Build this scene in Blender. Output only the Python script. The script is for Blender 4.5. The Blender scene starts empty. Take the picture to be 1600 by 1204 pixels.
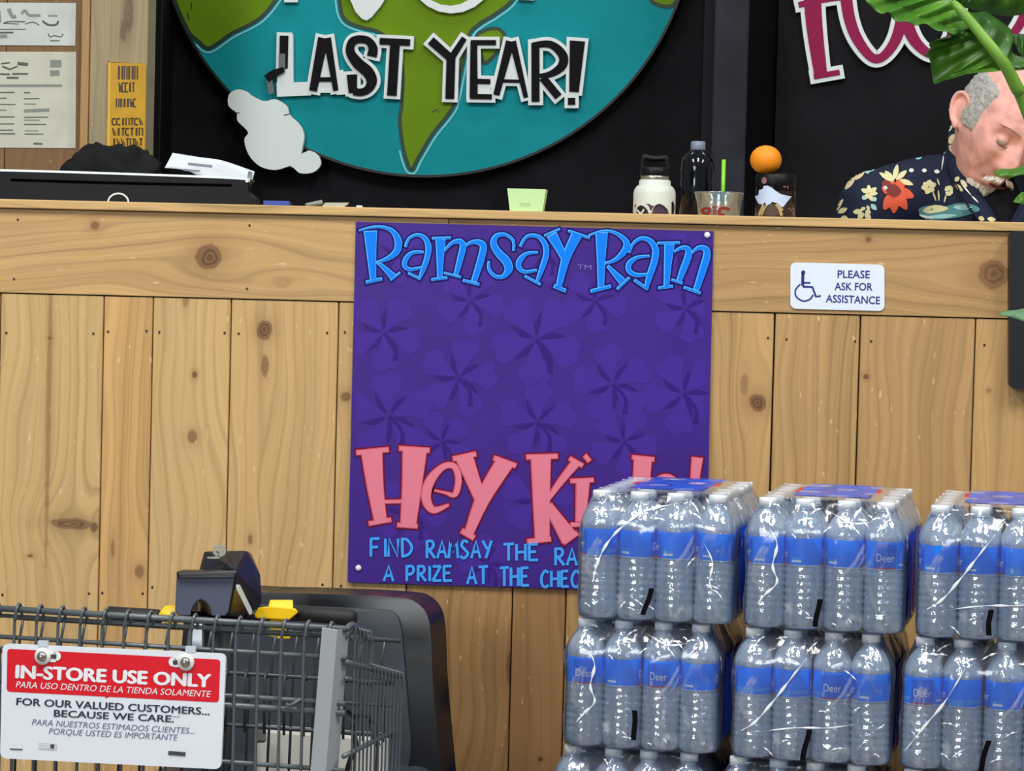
import bpy, bmesh, math, random
from mathutils import Vector, Matrix
from mathutils.geometry import tessellate_polygon
from mathutils.bvhtree import BVHTree
R = math.radians
C = bpy.context.scene.collection
random.seed(7)

# ------------------------------------------------------------------ camera
CZ = 1.284
FPX = 4000.0
CAM_M = (Matrix.Translation((0, -4.6, CZ)) @ Matrix.Rotation(R(4.5), 4, 'Z')
         @ Matrix.Rotation(R(90 - 2.18), 4, 'X') @ Matrix.Rotation(R(1.45), 4, 'Z'))
cam = bpy.data.objects.new('camera', bpy.data.cameras.new('camera'))
C.objects.link(cam)
cam.matrix_world = CAM_M
cam.data.sensor_width = 36
cam.data.lens = 36 * FPX / 1600
cam.data.clip_end = 100
scn = bpy.context.scene
scn.camera = cam
# ------------------------------------------------------------------ light
scn.view_settings.view_transform = 'Standard'
scn.view_settings.look = 'None'
scn.view_settings.gamma = 1
scn.view_settings.exposure = -0.5
w = bpy.data.worlds.new('world'); scn.world = w
w.use_nodes = True
bg = w.node_tree.nodes['Background']
bg.inputs[0].default_value = (0.86, 0.93, 1.0, 1)
bg.inputs[1].default_value = 0.40
try:
    scn.cycles.max_bounces = 10
    scn.cycles.transparent_max_bounces = 40
    scn.cycles.use_denoising = True
except Exception:
    pass

def area(name, loc, target, sx, sy, power, col=(1, 1, 1)):
    l = bpy.data.lights.new(name, 'AREA'); l.shape = 'RECTANGLE'
    l.size, l.size_y, l.energy, l.color = sx, sy, power, col
    o = bpy.data.objects.new(name, l); C.objects.link(o)
    o.location = loc
    d = Vector(target) - Vector(loc)
    o.rotation_euler = d.to_track_quat('-Z', 'Y').to_euler()
    return o
# daylight through the shop's front windows behind the camera, and the ceiling fixtures
area('window_light', (-3.2, -8.0, 3.0), (0.0, 0.0, 0.9), 2.2, 1.5, 215, (0.94, 0.98, 1.0))
for i, lx in enumerate((-2.2, 0.2, 2.6)):
    area('ceiling_fixture_light', (lx, -2.7, 4.3), (lx, -1.2, 0), 0.5, 1.6, 135, (1.0, 0.98, 0.94))
area('ceiling_fixture_light', (0.0, 1.2, 4.3), (0.0, 1.2, 0), 3.0, 0.4, 40, (1.0, 0.98, 0.94))

# ------------------------------------------------------------------ measuring: a ray through the photograph meets a real plane
def ray(px, py):
    d = Vector(((px - 800) / FPX, (602 - py) / FPX, -1))
    return CAM_M.translation.copy(), (CAM_M.to_3x3() @ d)
def at_plane(px, py, o, n):
    c, d = ray(px, py)
    t = (Vector(o) - c).dot(n) / d.dot(n)
    return c + d * t
def at(px, py, Y):
    return at_plane(px, py, (0, Y, 0), Vector((0, 1, 0)))
def wall_map(Y):                              # photo point -> plane y = Y, off = metres towards the room
    return lambda px, py, off=0.0: at(px, py, Y) + Vector((0, -off, 0))

# ------------------------------------------------------------------ materials
def lin(c):
    return tuple(((v / 255) / 12.92 if v / 255 <= 0.04045 else ((v / 255 + 0.055) / 1.055) ** 2.4) for v in c) + (1,)
MATS = {}
def mat(name, col, rough=0.5, metal=0.0, spec=0.5, trans=0.0, ior=1.45, coat=0.0, var=0.0, vscale=20.0, bump=0.0, sss=0.0, emit=None):
    if name in MATS: return MATS[name]
    m = bpy.data.materials.new(name); m.use_nodes = True
    nt = m.node_tree; b = nt.nodes['Principled BSDF']
    b.inputs['Base Color'].default_value = lin(col)
    b.inputs['Roughness'].default_value = rough
    b.inputs['Metallic'].default_value = metal
    b.inputs['Specular IOR Level'].default_value = spec
    b.inputs['Transmission Weight'].default_value = trans
    b.inputs['IOR'].default_value = ior
    b.inputs['Coat Weight'].default_value = coat
    b.inputs['Subsurface Weight'].default_value = sss
    if sss: b.inputs['Subsurface Radius'].default_value = (0.01, 0.004, 0.002)
    if var or bump:
        tc = nt.nodes.new('ShaderNodeTexCoord')
        n = nt.nodes.new('ShaderNodeTexNoise'); n.inputs['Scale'].default_value = vscale; n.inputs['Detail'].default_value = 5
        nt.links.new(tc.outputs['Object'], n.inputs['Vector'])
        if var:
            mx = nt.nodes.new('ShaderNodeMix'); mx.data_type = 'RGBA'
            mx.inputs['A'].default_value = lin([max(0, v * (1 - var)) for v in col])
            mx.inputs['B'].default_value = lin([min(255, v * (1 + var)) for v in col])
            mr = nt.nodes.new('ShaderNodeMapRange'); mr.inputs[1].default_value = 0.3; mr.inputs[2].default_value = 0.7
            nt.links.new(n.outputs['Fac'], mr.inputs[0]); nt.links.new(mr.outputs[0], mx.inputs['Factor'])
            nt.links.new(mx.outputs['Result'], b.inputs['Base Color'])
        if bump:
            bp = nt.nodes.new('ShaderNodeBump'); bp.inputs['Strength'].default_value = bump; bp.inputs['Distance'].default_value = 0.002
            nt.links.new(n.outputs['Fac'], bp.inputs['Height']); nt.links.new(bp.outputs[0], b.inputs['Normal'])
    MATS[name] = m
    return m

def wood(name, col, along='z', seed=0.0, knots=(), dark=(96, 62, 36), contrast=1.0, grey=0.35):
    """pine/cedar board: streaked grain that bends round its knots. knots: (x, z, rx, rz, darkness)"""
    m = bpy.data.materials.new(name); m.use_nodes = True
    nt = m.node_tree; b = nt.nodes['Principled BSDF']
    N = lambda t: nt.nodes.new(t)
    L = nt.links.new
    def val(x):
        return x
    def mth(op, a, bb=None, c=None):
        n = N('ShaderNodeMath'); n.operation = op
        for i, v in enumerate((a, bb, c)):
            if v is None: continue
            if isinstance(v, (int, float)): n.inputs[i].default_value = v
            else: L(v, n.inputs[i])
        return n.outputs[0]
    tc = N('ShaderNodeTexCoord'); sp = N('ShaderNodeSeparateXYZ'); L(tc.outputs['Object'], sp.inputs[0])
    X, Z = sp.outputs[0], sp.outputs[2]
    ac, al = (X, Z) if along == 'z' else (Z, X)
    cb = N('ShaderNodeCombineXYZ'); L(mth('MULTIPLY', ac, 5.0), cb.inputs[0]); L(mth('MULTIPLY', al, 1.6), cb.inputs[1]); cb.inputs[2].default_value = seed
    big = N('ShaderNodeTexNoise'); big.inputs['Scale'].default_value = 1.0; big.inputs['Detail'].default_value = 2; L(cb.outputs[0], big.inputs['Vector'])
    g = mth('ADD', ac, mth('MULTIPLY', big.outputs['Fac'], 0.14))
    kmask = None; halo = None
    for (kx, kz, rx, rz, dk) in knots:
        dx = mth('DIVIDE', mth('SUBTRACT', X, kx), rx); dz = mth('DIVIDE', mth('SUBTRACT', Z, kz), rz)
        d2 = mth('ADD', mth('MULTIPLY', dx, dx), mth('MULTIPLY', dz, dz))
        sx = (2.6, 6.0) if along == 'z' else (6.0, 2.6)
        wx = mth('DIVIDE', dx, sx[0]); wz = mth('DIVIDE', dz, sx[1])
        w2 = mth('ADD', mth('MULTIPLY', wx, wx), mth('MULTIPLY', wz, wz))
        e = mth('POWER', 2.718, mth('MULTIPLY', w2, -1.0))
        side = dx if along == 'z' else dz
        rr = rx if along == 'z' else rz
        bend = mth('MULTIPLY', mth('MULTIPLY', e, mth('TANH', mth('MULTIPLY', side, 0.7))), -1.7 * rr)
        g = mth('ADD', g, bend)
        d = mth('SQRT', d2)
        nz = N('ShaderNodeTexNoise'); nz.inputs['Scale'].default_value = 45; L(tc.outputs['Object'], nz.inputs['Vector'])
        d = mth('ADD', d, mth('MULTIPLY', mth('SUBTRACT', nz.outputs['Fac'], 0.5), 0.7))
        mr = N('ShaderNodeMapRange'); mr.interpolation_type = 'SMOOTHSTEP'
        mr.inputs[1].default_value = 1.15; mr.inputs[2].default_value = 0.75; mr.inputs[3].default_value = 0; mr.inputs[4].default_value = dk
        L(d, mr.inputs[0])
        rg = mth('ADD', 0.80, mth('MULTIPLY', 0.20, mth('SINE', mth('MULTIPLY', d, 15.0))))
        km = mth('MULTIPLY', mr.outputs[0], rg); kmask = km if kmask is None else mth('MAXIMUM', kmask, km)
        h2 = mth('MULTIPLY', mth('POWER', 2.718, mth('MULTIPLY', d2, -0.28)), 0.42 * dk)
        halo = h2 if halo is None else mth('MAXIMUM', halo, h2)
    # broad growth bands and fine streaks
    c1 = N('ShaderNodeCombineXYZ'); L(mth('MULTIPLY', g, 46.0), c1.inputs[0]); L(mth('MULTIPLY', al, 0.7), c1.inputs[1]); c1.inputs[2].default_value = seed * 3.1
    n1 = N('ShaderNodeTexNoise'); n1.inputs['Scale'].default_value = 1.0; n1.inputs['Detail'].default_value = 3; L(c1.outputs[0], n1.inputs['Vector'])
    c2 = N('ShaderNodeCombineXYZ'); L(mth('MULTIPLY', g, 260.0), c2.inputs[0]); L(mth('MULTIPLY', al, 2.5), c2.inputs[1]); c2.inputs[2].default_value = seed * 1.7
    n2 = N('ShaderNodeTexNoise'); n2.inputs['Scale'].default_value = 1.0; n2.inputs['Detail'].default_value = 2; L(c2.outputs[0], n2.inputs['Vector'])
    line = mth('SINE', mth('MULTIPLY', g, 290.0))
    line = mth('POWER', mth('MULTIPLY', mth('ADD', line, 1.0), 0.5), 7.0)
    linem = mth('MULTIPLY', line, mth('MULTIPLY', n1.outputs['Fac'], 0.55 * contrast))
    t = mth('ADD', mth('MULTIPLY', mth('SUBTRACT', n1.outputs['Fac'], 0.5), 1.1 * contrast), mth('MULTIPLY', mth('SUBTRACT', n2.outputs['Fac'], 0.5), 0.5 * contrast))
    t = mth('ADD', t, 0.42)
    lo = [v * 0.74 for v in col]; lo[2] *= 0.9
    hi = [min(255, v * 1.1) for v in col]
    mx = N('ShaderNodeMix'); mx.data_type = 'RGBA'; mx.inputs['A'].default_value = lin(hi); mx.inputs['B'].default_value = lin(lo)
    L(t, mx.inputs['Factor']); mx.clamp_factor = True
    mz = N('ShaderNodeMix'); mz.data_type = 'RGBA'; mz.inputs['B'].default_value = lin([v * 0.55 for v in col]); L(mx.outputs['Result'], mz.inputs['A']); L(linem, mz.inputs['Factor'])
    # weathered grey blotches
    wn = N('ShaderNodeTexNoise'); wn.inputs['Scale'].default_value = 5.0; wn.inputs['Detail'].default_value = 4
    cw = N('ShaderNodeCombineXYZ'); L(X, cw.inputs[0]); L(Z, cw.inputs[1]); cw.inputs[2].default_value = seed * 7.7; L(cw.outputs[0], wn.inputs['Vector'])
    wr = N('ShaderNodeMapRange'); wr.inputs[1].default_value = 0.5; wr.inputs[2].default_value = 0.75; wr.inputs[3].default_value = 0; wr.inputs[4].default_value = grey; L(wn.outputs['Fac'], wr.inputs[0])
    mg = N('ShaderNodeMix'); mg.data_type = 'RGBA'; mg.inputs['B'].default_value = lin((col[0] * 0.84, col[1] * 0.86, col[2] * 0.95)); L(mz.outputs['Result'], mg.inputs['A']); L(wr.outputs[0], mg.inputs['Factor'])
    out = mg.outputs['Result']
    # pale scuffs
    sc = N('ShaderNodeTexNoise'); sc.inputs['Scale'].default_value = 1.0; sc.inputs['Detail'].default_value = 1
    c3 = N('ShaderNodeCombineXYZ'); L(mth('MULTIPLY', ac, 150.0), c3.inputs[0]); L(mth('MULTIPLY', al, 40.0), c3.inputs[1]); c3.inputs[2].default_value = seed + 9
    L(c3.outputs[0], sc.inputs['Vector'])
    sr = N('ShaderNodeMapRange'); sr.inputs[1].default_value = 0.72; sr.inputs[2].default_value = 0.8; sr.inputs[3].default_value = 0; sr.inputs[4].default_value = 0.55; L(sc.outputs['Fac'], sr.inputs[0])
    ms = N('ShaderNodeMix'); ms.data_type = 'RGBA'; ms.inputs['B'].default_value = lin((232, 205, 160)); L(out, ms.inputs['A']); L(sr.outputs[0], ms.inputs['Factor'])
    out = ms.outputs['Result']
    if kmask is not None:
        mh = N('ShaderNodeMix'); mh.data_type = 'RGBA'; mh.inputs['B'].default_value = lin((dark[0] * 1.15, dark[1] * 1.1, dark[2] * 1.1)); L(out, mh.inputs['A']); L(halo, mh.inputs['Factor'])
        mk = N('ShaderNodeMix'); mk.data_type = 'RGBA'; mk.inputs['B'].default_value = lin(dark); L(mh.outputs['Result'], mk.inputs['A']); L(kmask, mk.inputs['Factor'])
        out = mk.outputs['Result']
    L(out, b.inputs['Base Color'])
    b.inputs['Roughness'].default_value = 0.55
    b.inputs['Specular IOR Level'].default_value = 0.3
    bp = N('ShaderNodeBump'); bp.inputs['Strength'].default_value = 0.25; bp.inputs['Distance'].default_value = 0.0012
    L(mth('SUBTRACT', n2.outputs['Fac'], linem), bp.inputs['Height']); L(bp.outputs[0], b.inputs['Normal'])
    return m

# ------------------------------------------------------------------ mesh helpers
class MB:
    def __init__(s): s.v = []; s.f = []; s.mi = []; s.cur = 0; s.sm = []; s.smooth = False
    def add(s, vs, fs):
        o = len(s.v); s.v += [Vector(p) for p in vs]
        for f in fs: s.f.append([i + o for i in f]); s.mi.append(s.cur); s.sm.append(s.smooth)
    def box(s, lo, hi, M=None):
        x0, y0, z0 = lo; x1, y1, z1 = hi
        vs = [Vector(p) for p in ((x0, y0, z0), (x1, y0, z0), (x1, y1, z0), (x0, y1, z0), (x0, y0, z1), (x1, y0, z1), (x1, y1, z1), (x0, y1, z1))]
        if M: vs = [M @ p for p in vs]
        s.add(vs, [(0, 3, 2, 1), (4, 5, 6, 7), (0, 1, 5, 4), (1, 2, 6, 5), (2, 3, 7, 6), (3, 0, 4, 7)])
    def lathe(s, prof, n=32, c=(0, 0, 0), M=None, a0=0.0, a1=None):
        full = a1 is None
        k = n if full else n + 1
        a1 = a0 + 2 * math.pi if full else a1
        vs = []; fs = []
        for (r, z) in prof:
            for i in range(k):
                a = a0 + (a1 - a0) * i / n
                vs.append(Vector((r * math.cos(a), r * math.sin(a), z)))
        for j in range(len(prof) - 1):
            for i in range(n):
                i2 = (i + 1) % k if full else i + 1
                fs.append((j * k + i, j * k + i2, (j + 1) * k + i2, (j + 1) * k + i))
        if full:
            if prof[0][0] > 1e-6: fs.append(tuple(reversed(range(k))))
            if prof[-1][0] > 1e-6: fs.append(tuple((len(prof) - 1) * k + i for i in range(k)))
        if M: vs = [M @ p for p in vs]
        s.add([p + Vector(c) for p in vs], fs)
    def tube(s, pts, rad, n=10, smooth=False, caps=True):
        pts = [Vector(p) for p in pts]
        if not isinstance(rad, (list, tuple)): rad = [rad] * len(pts)
        if smooth: 
            ext = catmull([tuple(p) + (r,) for p, r in zip(pts, rad)], 8)
            pts = [Vector(e[:3]) for e in ext]; rad = [e[3] for e in ext]
        vs = []; fs = []
        t0 = (pts[1] - pts[0]).normalized()
        up = Vector((0, 0, 1)) if abs(t0.z) < 0.9 else Vector((1, 0, 0))
        nrm = t0.cross(up).normalized()
        for i, p in enumerate(pts):
            if i == 0: t = t0
            elif i == len(pts) - 1: t = (pts[i] - pts[i - 1]).normalized()
            else: t = ((pts[i + 1] - pts[i]).normalized() + (pts[i] - pts[i - 1]).normalized())
            if t.length < 1e-6: t = t0
            t.normalize()
            nrm = (nrm - t * nrm.dot(t)).normalized()
            bn = t.cross(nrm)
            for k in range(n):
                a = 2 * math.pi * k / n
                vs.append(p + (nrm * math.cos(a) + bn * math.sin(a)) * rad[i])
        for i in range(len(pts) - 1):
            for k in range(n):
                fs.append((i * n + k, i * n + (k + 1) % n, (i + 1) * n + (k + 1) % n, (i + 1) * n + k))
        if caps:
            fs.append(tuple(reversed(range(n)))); fs.append(tuple((len(pts) - 1) * n + k for k in range(n)))
        s.add(vs, fs)
    def ball(s, c, r, n=16, m=10, M=None):
        rx, ry, rz = r if isinstance(r, (tuple, list)) else (r, r, r)
        vs = [Vector((0, 0, -rz))]; fs = []
        for j in range(1, m):
            ph = -math.pi / 2 + math.pi * j / m
            for i in range(n):
                a = 2 * math.pi * i / n
                vs.append(Vector((rx * math.cos(ph) * math.cos(a), ry * math.cos(ph) * math.sin(a), rz * math.sin(ph))))
        vs.append(Vector((0, 0, rz)))
        for i in range(n): fs.append((0, 1 + (i + 1) % n, 1 + i))
        for j in range(m - 2):
            for i in range(n): fs.append((1 + j * n + i, 1 + j * n + (i + 1) % n, 1 + (j + 1) * n + (i + 1) % n, 1 + (j + 1) * n + i))
        t = len(vs) - 1
        for i in range(n): fs.append((1 + (m - 2) * n + i, 1 + (m - 2) * n + (i + 1) % n, t))
        if M: vs = [M @ p for p in vs]
        s.add([p + Vector(c) for p in vs], fs)
    def hull(s, pts):
        bm = bmesh.new()
        for p in pts: bm.verts.new(p)
        r = bmesh.ops.convex_hull(bm, input=bm.verts)
        bmesh.ops.dissolve_limit(bm, angle_limit=0.02, verts=bm.verts, edges=bm.edges)
        bm.verts.index_update(); bm.normal_update()
        s.add([v.co.copy() for v in bm.verts], [[v.index for v in f.verts] for f in bm.faces]); bm.free()
    # flat shapes given in photo points, carried onto a real plane by mp(px, py, off)
    def poly(s, pts, mp, off, depth=0.0, holes=()):
        loops = [list(pts)] + [list(h) for h in holes]
        flat = [p for l in loops for p in l]
        tris = tessellate_polygon([[Vector((p[0], p[1], 0)) for p in l] for l in loops])
        n = len(flat)
        fr = [mp(p[0], p[1], off) for p in flat]
        vv = list(fr); ff = []
        nrm = mp(0, 0, 1) - mp(0, 0, 0)
        for t in tris:
            a, b, c = (fr[i] for i in t)
            ff.append(tuple(t) if (b - a).cross(c - a).dot(nrm) > 0 else tuple(reversed(t)))
        if depth:
            vv += [mp(p[0], p[1], off - depth) for p in flat]
            o = 0
            for l in loops:
                for i in range(len(l)):
                    j = (i + 1) % len(l); ff.append((o + i, o + j, n + o + j, n + o + i))
                o += len(l)
            ff += [tuple(n + i for i in f) for f in ff[:len(tris)]]
        s.add(vv, ff)
    def poly_fine(s, pts, mp, off, step=3.0):
        nrm = Vector((0, -1, 0))
        for t in tessellate_polygon([[Vector((p[0], p[1], 0)) for p in pts]]):
            a, b, c = (Vector((pts[i][0], pts[i][1])) for i in t)
            k = max(1, min(14, int(max((a - b).length, (b - c).length, (c - a).length) / step) + 1))
            ix = {}; vs = []
            for i in range(k + 1):
                for j in range(k + 1 - i):
                    q = a + (b - a) * (i / k) + (c - a) * (j / k); ix[i, j] = len(vs); vs.append(mp(q.x, q.y, off))
            fs = []
            for i in range(k):
                for j in range(k - i):
                    fs.append((ix[i, j], ix[i + 1, j], ix[i, j + 1]))
                    if i + j < k - 1: fs.append((ix[i + 1, j], ix[i + 1, j + 1], ix[i, j + 1]))
            f0 = fs[0]
            if (vs[f0[1]] - vs[f0[0]]).cross(vs[f0[2]] - vs[f0[0]]).dot(nrm) < 0: fs = [f[::-1] for f in fs]
            s.add(vs, fs)
    def ribbon(s, pts, wd, mp, off, depth=0.0, smooth=True, grow=0.0, closed=False):
        if not isinstance(wd, (list, tuple)): wd = [wd] * len(pts)
        P = [(p[0], p[1], w_) for p, w_ in zip(pts, wd)]
        if smooth and len(P) > 2: P = catmull(P, 6, closed)
        n = len(P); Lp = []; Rp = []
        for i in range(n):
            if closed: a, b = P[(i - 1) % n], P[(i + 1) % n]
            else: a, b = P[max(0, i - 1)], P[min(n - 1, i + 1)]
            tx, ty = b[0] - a[0], b[1] - a[1]; l = math.hypot(tx, ty) or 1; tx /= l; ty /= l
            x, y, ww = P[i]; h = ww / 2 + grow
            if not closed and i == 0: x -= tx * grow; y -= ty * grow
            if not closed and i == n - 1: x += tx * grow; y += ty * grow
            Lp.append((x - ty * h, y + tx * h)); Rp.append((x + ty * h, y - tx * h))
        nrm = mp(0, 0, 1) - mp(0, 0, 0)
        fl = [mp(p[0], p[1], off) for p in Lp]; fr = [mp(p[0], p[1], off) for p in Rp]
        vv = fl + fr; ff = []
        m = n if closed else n - 1
        for i in range(m):
            j = (i + 1) % n
            q = (i, j, n + j, n + i)
            if (vv[j] - vv[i]).cross(vv[n + i] - vv[i]).dot(nrm) < 0: q = tuple(reversed(q))
            ff.append(q)
        if depth:
            k = len(vv)
            vv += [mp(p[0], p[1], off - depth) for p in Lp] + [mp(p[0], p[1], off - depth) for p in Rp]
            for i in range(m):
                j = (i + 1) % n
                ff.append((i, j, k + j, k + i)); ff.append((n + j, n + i, k + n + i, k + n + j))
            if not closed:
                ff.append((n, 0, k, k + n)); ff.append((n - 1, 2 * n - 1, k + 2 * n - 1, k + n - 1))
        s.add(vv, ff)
    def disc(s, cx, cy, rx, ry, mp, off, depth=0.0, n=20, rot=0.0):
        c, si = math.cos(rot), math.sin(rot)
        pts = []
        for i in range(n):
            a = 2 * math.pi * i / n; x, y = rx * math.cos(a), ry * math.sin(a)
            pts.append((cx + x * c - y * si, cy + x * si + y * c))
        s.poly(pts, mp, off, depth)

def catmull(P, k, closed=False):
    out = []; n = len(P)
    rng = range(n) if closed else range(n - 1)
    for i in rng:
        if closed: p0, p1, p2, p3 = P[(i - 1) % n], P[i], P[(i + 1) % n], P[(i + 2) % n]
        else: p0, p1, p2, p3 = P[max(0, i - 1)], P[i], P[i + 1], P[min(n - 1, i + 2)]
        for j in range(k):
            t = j / k
            out.append(tuple(0.5 * ((2 * b) + (-a + c) * t + (2 * a - 5 * b + 4 * c - d) * t * t + (-a + 3 * b - 3 * c + d) * t ** 3) for a, b, c, d in zip(p0, p1, p2, p3)))
    if not closed: out.append(tuple(P[-1]))
    return out

TXT = {}
def text_tris(st, bold=0.0):
    key = (st, bold)
    if key in TXT: return TXT[key]
    cu = bpy.data.curves.new('t', 'FONT'); cu.body = st; cu.size = 1; cu.offset = bold; cu.resolution_u = 3
    o = bpy.data.objects.new('t', cu); C.objects.link(o)
    me = bpy.data.meshes.new_from_object(o)
    vs = [v.co.copy() for v in me.vertices]; fs = [list(p.vertices) for p in me.polygons]
    bpy.data.objects.remove(o); bpy.data.meshes.remove(me); bpy.data.curves.remove(cu)
    TXT[key] = (vs, fs); return vs, fs
CAPH = None
def put_text(m, st, p0, p1, h, mp, off, bold=0.0, italic=0.0):
    """lettering from photo point p0 to p1 along its baseline, capitals h photo points high"""
    global CAPH
    if CAPH is None: CAPH = max(v.y for v in text_tris('H')[0])
    vs, fs = text_tris(st, bold)
    x0 = min(v.x for v in vs); x1 = max(v.x for v in vs)
    dx, dy = p1[0] - p0[0], p1[1] - p0[1]; l = math.hypot(dx, dy); ux, uy = dy / l, -dx / l
    out = []
    for v in vs:
        u = (v.x - x0) / (x1 - x0); q = v.y / CAPH * h
        out.append(mp(p0[0] + dx * u + ux * q + dx / l * italic * q, p0[1] + dy * u + uy * q + dy / l * italic * q, off))
    nrm = mp(0, 0, 1) - mp(0, 0, 0)
    ff = []
    for f in fs:
        a, b, c = (out[i] for i in f[:3])
        ff.append(f if (b - a).cross(c - a).dot(nrm) >= 0 else f[::-1])
    m.add(out, ff)

# ------------------------------------------------------------------ objects
def link(name, mb, mats, parent=None, bevel=0.0, smooth=False, local=False, seg=2, weld=False):
    if not isinstance(mats, (list, tuple)): mats = [mats]
    me = bpy.data.meshes.new(name)
    M = None
    vs = mb.v
    off = Vector((0, 0, 0))
    if parent is not None and not local:
        inv = WM[root_of(parent)].inverted(); vs = [inv @ p for p in vs]
    elif parent is None and not local:
        lo = Vector([min(p[i] for p in vs) for i in range(3)]); hi = Vector([max(p[i] for p in vs) for i in range(3)])
        off = Vector(((lo.x + hi.x) / 2, (lo.y + hi.y) / 2, lo.z)); vs = [p - off for p in vs]
    me.from_pydata([tuple(p) for p in vs], [], mb.f)
    for mt in mats: me.materials.append(mt)
    me.polygons.foreach_set('material_index', mb.mi)
    me.polygons.foreach_set('use_smooth', [smooth or q for q in mb.sm])
    me.validate(); me.update()
    if weld:
        bm = bmesh.new(); bm.from_mesh(me); bmesh.ops.remove_doubles(bm, verts=bm.verts, dist=1e-5)
        bmesh.ops.recalc_face_normals(bm, faces=bm.faces); bm.to_mesh(me); bm.free()
    o = bpy.data.objects.new(name, me); C.objects.link(o)
    o.location = off
    if parent is not None: o.parent = parent; PAR[o] = parent
    else: WM[o] = Matrix.Translation(off)
    if bevel:
        b = o.modifiers.new('bevel', 'BEVEL'); b.width = bevel; b.segments = seg; b.limit_method = 'ANGLE'; b.angle_limit = R(35)
        b.harden_normals = False
    return o
WM = {}; PAR = {}
def root_of(o):
    while o in PAR: o = PAR[o]
    return o
def tag(o, label, cat, group=None):
    o['label'] = label; o['category'] = cat
    if group: o['group'] = group
    return o
def thing(name, label, cat, loc=(0, 0, 0), rotz=0.0, group=None):
    o = bpy.data.objects.new(name, None); C.objects.link(o)
    o.empty_display_size = 0.1
    o.location = loc; o.rotation_euler = (0, 0, rotz)
    WM[o] = Matrix.Translation(Vector(loc)) @ Matrix.Rotation(rotz, 4, 'Z')
    return tag(o, label, cat, group)
def struct(name, mb, mats, **k):
    o = link(name, mb, mats, **k); o['kind'] = 'structure'; return o
# ================================================================== the room
floor_m = mat('floor_concrete', (120, 116, 110), 0.45, var=0.12, vscale=2.0)
m = MB(); m.box((-8, -9, -0.1), (8, 4, 0.0)); struct('floor', m, floor_m)
black_wall = mat('black_painted_wall', (24, 23, 27), 0.8, spec=0.12, var=0.25, vscale=6)
m = MB(); m.box((-6, 2.3, 0), (6, 2.4, 4.2)); struct('wall_back', m, black_wall)

# black column and panels behind the desk
colm = mat('charcoal_paint', (44, 44, 52), 0.75, spec=0.15, var=0.12, vscale=9)
x0, x1 = at(1112, 200, 1.9).x, at(1166, 200, 1.9).x
m = MB(); m.box((x0, 1.9, 0), (x1, 2.3, 4.2)); struct('trim_1', m, colm, bevel=0.006)
m = MB(); xa = at(1096, 200, 2.2).x; m.box((xa, 2.18, 0), (x0, 2.3, 4.2)); struct('trim_2', m, mat('charcoal_trim', (36, 35, 41), 0.75, spec=0.15))
m = MB(); xc = at(1211, 200, 2.15).x; m.box((xc, 2.15, 0), (xc + 3.0, 2.3, 4.2)); struct('wall_right', m, mat('black_panel_paint', (25, 25, 28), 0.8, spec=0.12, var=0.2, vscale=5))
m = MB(); xd = at(232, 150, 2.2).x; m.box((xd, 2.16, 0), (at(252, 150, 2.16).x, 2.3, 4.2)); struct('trim_3', m, mat('black_gloss_trim', (18, 18, 21), 0.5, spec=0.2), bevel=0.004)

# plank wall with a square post at the far left
WY = 1.62
xl, xr = at(-420, 150, WY).x, at(127, 150, WY).x
wall_w = wood('brown_plank_wall', (140, 106, 70), 'z', 31.0, grey=0.1, contrast=0.7)
m = MB(); m.box((xl, WY, 0), (at(8, 150, WY).x, WY + 0.04, 4.2)); m.box((at(9.5, 150, WY).x, WY, 0), (xr + 0.05, WY + 0.04, 4.2))
m.box((xl, WY + 0.015, 0), (xr, WY + 0.05, 4.2))
struct('wall_left', m, wall_w)
PY = WY - 0.04
pa, pb, pc = at(126, 150, PY).x, at(139, 150, PY).x, at(229, 150, PY).x
post_w = wood('pale_post_wood', (172, 156, 122), 'z', 47.0, knots=[(at(201, 20, PY).x - (pb + pc) / 2, at(201, 20, PY).z, 0.012, 0.05, 0.7), (at(193, 48, PY).x - (pb + pc) / 2, at(193, 48, PY).z, 0.008, 0.03, 0.7)], grey=0.5, contrast=0.6, dark=(90, 74, 54))
strip_w = wood('tan_trim_wood', (188, 148, 98), 'z', 12.0, grey=0.1, contrast=0.6)
m = MB(); m.box((pb, PY, 0), (pc, PY + 0.09, 4.2)); struct('trim_4', m, post_w, bevel=0.004)
m = MB(); m.box((pa, PY - 0.005, 0), (pb - 0.001, PY + 0.04, 4.2)); struct('trim_5', m, strip_w, bevel=0.003)

# ================================================================== the counter
counter = thing('service_counter', 'long tan plank service counter with a knotty rail board under its top', 'counter', (0, 0.25, 0))
def P0(px, py): return at(px, py, 0.0)
def loc0(px, py):
    p = P0(px, py); return (p.x - 0.0, p.z)
Zrail = P0(800, 478).z
Zcap0 = at(800, 343, -0.012).z
Zcap1 = at(800, 329, -0.012).z
seams = [-260, -120, 0.5, 162, 239, 361, 529, 645, 812, 896, 1010, 1108, 1211, 1345, 1525, 1660, 1800, 1960]
knots = {
    2: [(152/2, 640, 4, 260, 0.45), (112, 818, 34, 9, 0.85), (147, 823, 6, 8, 0.9), (47, 868, 5, 3, 0.9), (78, 528, 4, 3, 0.8)],
    3: [(218, 893, 8, 11, 0.7), (176, 856, 3, 14, 0.55)],
    4: [(304, 585, 4, 5, 0.95), (290, 470, 5, 10, 0.5), (301, 682, 8, 10, 0.7)],
    5: [(413, 515, 12, 15, 1.0), (414, 570, 6, 18, 0.7), (391, 842, 4, 9, 0.7)],
    6: [(540, 620, 8, 8, 0.8)],
    7: [(802, 1045, 12, 30, 0.85)],
    8: [(845, 1185, 4, 3, 0.8)],
    11: [(1184, 629, 13, 13, 1.0), (1163, 600, 6, 16, 0.45)],
    13: [(1353, 588, 4, 4, 1.0)],
    14: [(1545, 610, 4, 4, 0.5)],
}
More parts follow.
